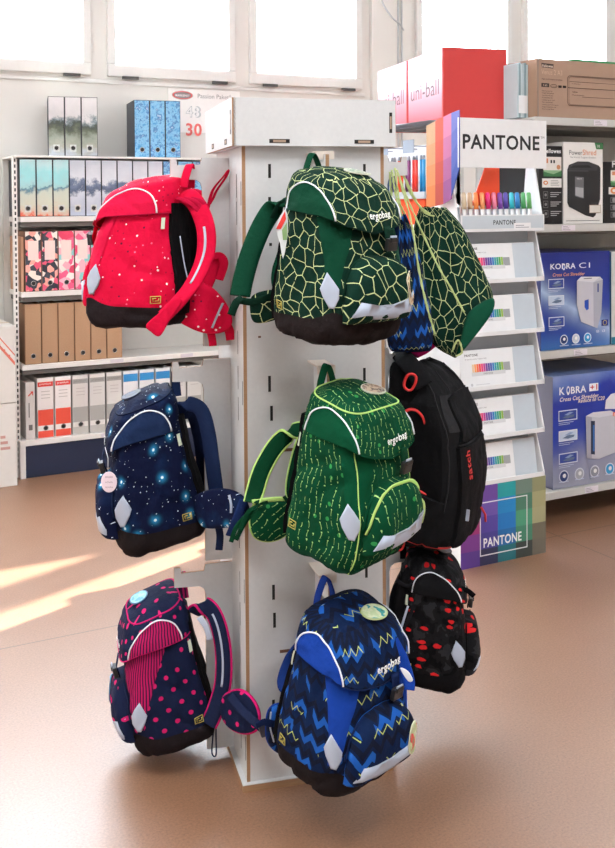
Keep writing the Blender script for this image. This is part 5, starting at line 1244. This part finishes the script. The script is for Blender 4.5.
# marker set boxes, leaning back
bx0=at_y(474,260,PY-.02).x-PX0
for k,z in enumerate(tz[:5]):
    H=(.155); wv=.385 if k else .385; 
    o=empty('marker_box',(PX0+.020,PY+.016,z+.0010),(radians(-9),0,0),label='white box of coloured markers in display tray, %s of five'%['lowest','second from the bottom','middle','second from the top','topmost'][k],cat='box',group='marker set boxes in the display')
    W=PW_-.05
    q=MB(); q.box2((0,0,0),(W,.05,H)); q.build('carton_body',M('f0f0f0',.35),o,bevel=.0015)
    p=Panel((0,0,0),(1,0,0),(0,0,1),(0,-1,0)); p.rect(M('c2cdd6',.4),W*.70,.002,W-.001,H-.002); p.rect(M('eceef0',.35),.001,.002,W*.70,H-.002)
    p.text(K('3a3a40'),'PANTONE',W*.07,H*.84,width=W*.17,bold=True); p.text(K('8d8d92'),'30 dual tip markers made in Italy',W*.07,H*.75,width=W*.28)
    pc=['e6c9a0','f2a05a','ef6f3d','e8473f','e23a78','c2418f','7a3f98','5b4aa0','3f58b0','2f7fc0','2aa0a8','2f9f86','58a850','9ab84c','b9b9b2','8c8c88']
    m0=W*.15; m1=W*.56
    for t,c_ in enumerate(pc[:14]): p.rect(K(c_),m0+(m1-m0)*t/14+.0008,H*.42,m0+(m1-m0)*(t+1)/14-.0006,H*.63); p.lay-=1
    p.lay+=1; p.rect(K('a2a6aa'),m1,H*.40,m1+W*.09,H*.62); p.rect(K('d6d8da'),m0-.004,H*.32,m1+.008,H*.42); p.text(K('5a5a60'),'PANTONE',(m0+m1)/2,H*.345,width=W*.12,align='c')
    if k in(2,4): p.disc(K('c9c9cd'),W*.13,H*.10,.006); p.rect(K('c0c0c6'),W*.18,H*.09,W*.36,H*.10)
    p.build('print',o)
# loose markers in the top tray
mc=['d9c3a4','c9a887','f08a4a','f2a06a','e2307a','ee8aa6','7b4aa6','5b4aa8','35b5c4','2a7fc0','4a9a5a','6ab06a']
for t,c_ in enumerate(mc):
    o=empty('marker_pen',(PX0+.045+.0305*t,PY+.022,tz[5]+.001),(radians(-6),0,radians(random.uniform(-4,4))),label='%s marker pen standing in top tray, %s from left'%(['beige','tan','orange','light orange','magenta','pale pink','purple','violet','turquoise','blue','green','light green'][t],['first','second','third','fourth','fifth','sixth','seventh','eighth','ninth','tenth','eleventh','twelfth'][t]),cat='marker pen',group='marker pens in the top tray')
    q=MB(); q.cyl((0,0,0),(0,0,.085),.0075,seg=12); q.build('barrel',M('e3e3e3',.4),o)
    q=MB(); q.cyl((0,0,.085),(0,0,.148),.0105,.0095,seg=12); q.cyl((0,0,.148),(0,0,.153),.0095,.006,seg=12); q.build('cap',M(c_,.35),o)
# header
hz0=yz(168,500,-.03); hz1=yz(119,500,-.03)
xa=at_y(458.5,140,PY-.03).x-PX0; xb=at_y(546.5,140,PY-.03).x-PX0
q=MB(); q.box2((xa,-.03,hz0),(xb,-.024,hz1)); q.box2((xa+.03,-.024,hz1-.006),(xb,.10,hz1)); hd=q.build('header',CW,st,bevel=.001)
p=Panel((xa,-.03,hz0),(1,0,0),(0,0,1),(0,-1,0)); W=xb-xa; H=hz1-hz0
p.text(K('1d1d1f'),'PANTONE',W*.045,H*.385,width=W*.87,height=H*.28,bold=True); p.text(K('1d1d1f'),'TM',W*.93,H*.62,height=H*.05); p.build('header_print',hd)
# coloured wing folding back at the left of the header
def dl(px,py,d): return at_d(px,py,d)-Vector((PX0,PY,0))
strips=[('b9946e','c9743c',427,436,126,121,208,206),('c74a30','a83c2e',436,444,121,117,206,204),('c06c8e','8a4680',444,452,117,113,204,199),('5f64ae','2f4798',452,460,113,110,196,168)]
WD0=4.22; WD1=(Vector((PX0+xa,PY-.03,0))).dot(FWD)+.002
def wd(px): return WD0+(WD1-WD0)*(px-427)/(460-427)
q=MB(); mats=[]
bk_=MB()
for (c1_,c2_,a,b,ta,tb_,ba,bb) in strips:
    for k in range(4):
        f0=k/4;f1=(k+1)/4
        ca=lin(c1_);cb=lin(c2_); 
        hexs=''.join('%02x'%int(int(c1_[i:i+2],16)*(1-k/3)+int(c2_[i:i+2],16)*(k/3)) for i in (0,2,4))
        mm=M(hexs,.45); mats.append(mm) if mm not in mats else 0; q.mi=mats.index(mm)
        P_=[dl(a,ta+(ba-ta)*f1,wd(a)),dl(b,tb_+(bb-tb_)*f1,wd(b)),dl(b,tb_+(bb-tb_)*f0,wd(b)),dl(a,ta+(ba-ta)*f0,wd(a))]
        V=[q.bm.verts.new(x) for x in P_]; q.face(V)
wg=q.build('colour_wing',mats,st,solid=.004); 
q=MB(); P_=[dl(446,196,4.30),dl(460,206,4.22),dl(462,226,4.2),dl(440,262,4.28),dl(425,214,4.4)]; q.face([q.bm.verts.new(x) for x in P_]); q.build('side_card',CW,st,solid=.004)
# orange card seen inside
q=MB(); P_=[(xa+.12,.05,tz[5]+.10),(xa+.27,.06,tz[5]+.10),(xa+.27,.06,hz0+.01),(xa+.19,.05,hz0+.01)]; q.face([q.bm.verts.new(x) for x in P_]); q.build('orange_card',M('ea4a1e',.45),st,solid=.004)
# ================================================================== pen gondola behind
GX0=2.70; GX1=3.02; GY0=3.86; GY1=4.5
gz=at_d(443,119,Vector((GX0,GY0,0)).dot(FWD)).z
print('gondola top',gz)
gd=empty('pen_gondola',(GX0,GY0,0),label='white shelving gondola with wire top and hanging pens behind the marker display',cat='shelf')
q=MB(); q.box2((.12,0,0),(.14,GY1-GY0,gz-.10)); q.build('rear_board',M('dcdde0',.5),gd)
for y in (0,GY1-GY0-.03): 
    q=MB(); q.box2((.10,y,0),(.16,y+.03,gz-.01)); q.build('upright',RS,gd)
q=MB()
for k in range(20): y=.0+k*(GY1-GY0)/19; q.cyl((-.02,y,gz-.008),(.34,y,gz-.008),.003,seg=6)
for x in (-.02,.1,.22,.34): q.cyl((x,0,gz-.008),(x,GY1-GY0,gz-.008),.004,seg=6)
q.build('wire_shelf',M('7d8086',.35,.6),gd)
for k,z in enumerate((gz-.34,gz-.62,gz-.95,gz-1.3,.12)):
    q=MB(); q.box2((-.05,0,z-.02),(.12,GY1-GY0,z)); q.box2((-.06,0,z-.02),(-.05,GY1-GY0,z+.012)); q.build('shelf',M('b4b8be',.35),gd)
for k in range(3):
    y=.06+.22*k; q=MB(); q.box2((-.075,y,gz-.15),(-.072,y+.09,gz-.09)); q.box2((-.072,y+.04,gz-.12),(.12,y+.045,gz-.115)); q.build('price_tag',M('8f98a6',.4),gd)
random.seed(5)
pcs=['303038','2a8ac0','e23a2a','7a3a6a','f05a2a','4a4a70','3f5f8a','c8402a','b83a6a','5a7fb0','d8d8de','8a8f98']
k=0
for row,(z,h) in enumerate(((gz-.34,.16),)):
    for t in range(10):
        y=.03+t*.062; c_=pcs[t%12]
        o=empty('pen_bundle',(GX0-.015,GY0+y,z+.001),label='%s pens on the %s gondola shelf, %s from the front'%({'3f5f8a':'steel blue','7a3a6a':'plum','e23a2a':'red','2a8ac0':'bright blue','f05a2a':'orange','303038':'black','8a8f98':'grey','c8402a':'brick red','4a4a70':'slate','5a7fb0':'pale blue','d8d8de':'white','b83a6a':'raspberry'}[c_],['upper','lower'][row],['first','second','third','fourth','fifth','sixth','seventh','eighth','ninth','tenth','eleventh','twelfth','thirteenth','fourteenth'][t]),cat='pens',group='pens on the gondola')
        for j in range(2):
            q=MB(); q.cyl((0.01,-.011+.022*j,0),(0.01,-.011+.022*j,h),.008,seg=8); q.build('pen_barrel',M(c_,.3),o)
            q=MB(); q.cyl((0.01,-.011+.022*j,h),(0.01,-.011+.022*j,h+.02),.008,.005,seg=8); q.build('pen_cap',M('9aa0aa',.3),o)
for t in range(2):
    o=MB(); o.box2((0,0,0),(.012,.28,.262)); b=o.build('orange_panel_box',M('ef4f1c',.4),bevel=.002); b.location=(GX0-.075,GY0+.02+.30*t,gz-.58-.30); tag(b,'flat orange carton leaning on gondola shelf, %s from the front'%['first','second','third'][t],'box','orange cartons on the gondola')
    b.location.x=GX0-.045; b.location.z=gz-.62+.001; 
# red pen cartons on top
rd=M('c4322f',.5,name='red_card')
def redmat():
    n=N('pink_fade_card'); s=n.sep(n.tc('Generated')); return n.done(n.ramp(s[2],[(0,'c04a58'),(.35,'cc7f8c'),(.62,'bfa0aa'),(1,'a898a6')]),.4)
RM=redmat(); rot=-YAW+radians(15.5)
A=at_d(443,119,Vector((GX0,GY0,0)).dot(FWD)); dA=A.dot(FWD)
ztop=at_d(443,47,dA).z; RH=ztop-A.z
eu=Vector((cos(rot),sin(rot),0)); ev=Vector((-sin(rot),cos(rot),0))
Bp=on_plane(507,119,A,ev); RWd=(Bp-A).dot(eu); Cp=on_plane(408,100,A,eu); RDp=(Cp-A).dot(ev)
print('red',RWd,RH,RDp)
for k in range(2):
    pos=A+ev*(RDp+.012)*k
    o=empty('pen_carton',(pos.x,pos.y,gz+.0006),(0,0,rot),label=['bright red carton with uni-ball lettering on pink side, nearer of two on the gondola','pink and red carton behind the nearer red one, partly hidden by tower crown'][k].replace('uni-ball','pen brand'),cat='box',group='red cartons on top of the gondola')
    q=MB(); q.mi=0; q.box2((0.001,0,0),(RWd,RDp,RH)); q.build('carton_body',rd,o,bevel=.002)
    q=MB(); q.box2((-.0005,.012,.008),(.0005,RDp-.006,RH-.004)); sd_=q.build('printed_side',RM,o)
    p=Panel((-.0006,RDp,0),(0,-1,0),(0,0,1),(-1,0,0)); W=RDp; H=RH
    p.rect(K('f3f0f2'),.006,H*.66,W-.012,H*.84); p.text(K('4a6fb0'),'power tank',W*.62,H*.73,width=W*.25,bold=True); p.text(K('d84a5a'),'UNI',W*.08,H*.73,height=H*.05)
    p.text(K('55343c'),'uni-ball',W*.10,H*.36,width=W*.80,height=H*.22); p.build('side_print',o)
# sheet with a numeral behind the black pack
q=MB(); ex=(at_d(449,345,4.08)-at_d(426,345,4.08)); ww=ex.length; ex.normalize(); eyv=Vector((0,0,1)); L0=at_d(421,378,4.08)-Vector((PX0,PY,0))
q.prism([(0,0),(ww*1.7,0),(ww*1.7,.19),(0,.19)],L0,ex,eyv,.003); ns=q.build('number_sheet',M('e3e6ea',.5),st)
p=Panel(L0,ex,eyv,-FWD)
p.text(K('6b6d70'),'7',ww*.62,.082,height=.048,bold=True); p.text(K('6b6d70'),'1',ww*.66,.148,height=.03,bold=True); p.build('sheet_print',ns)
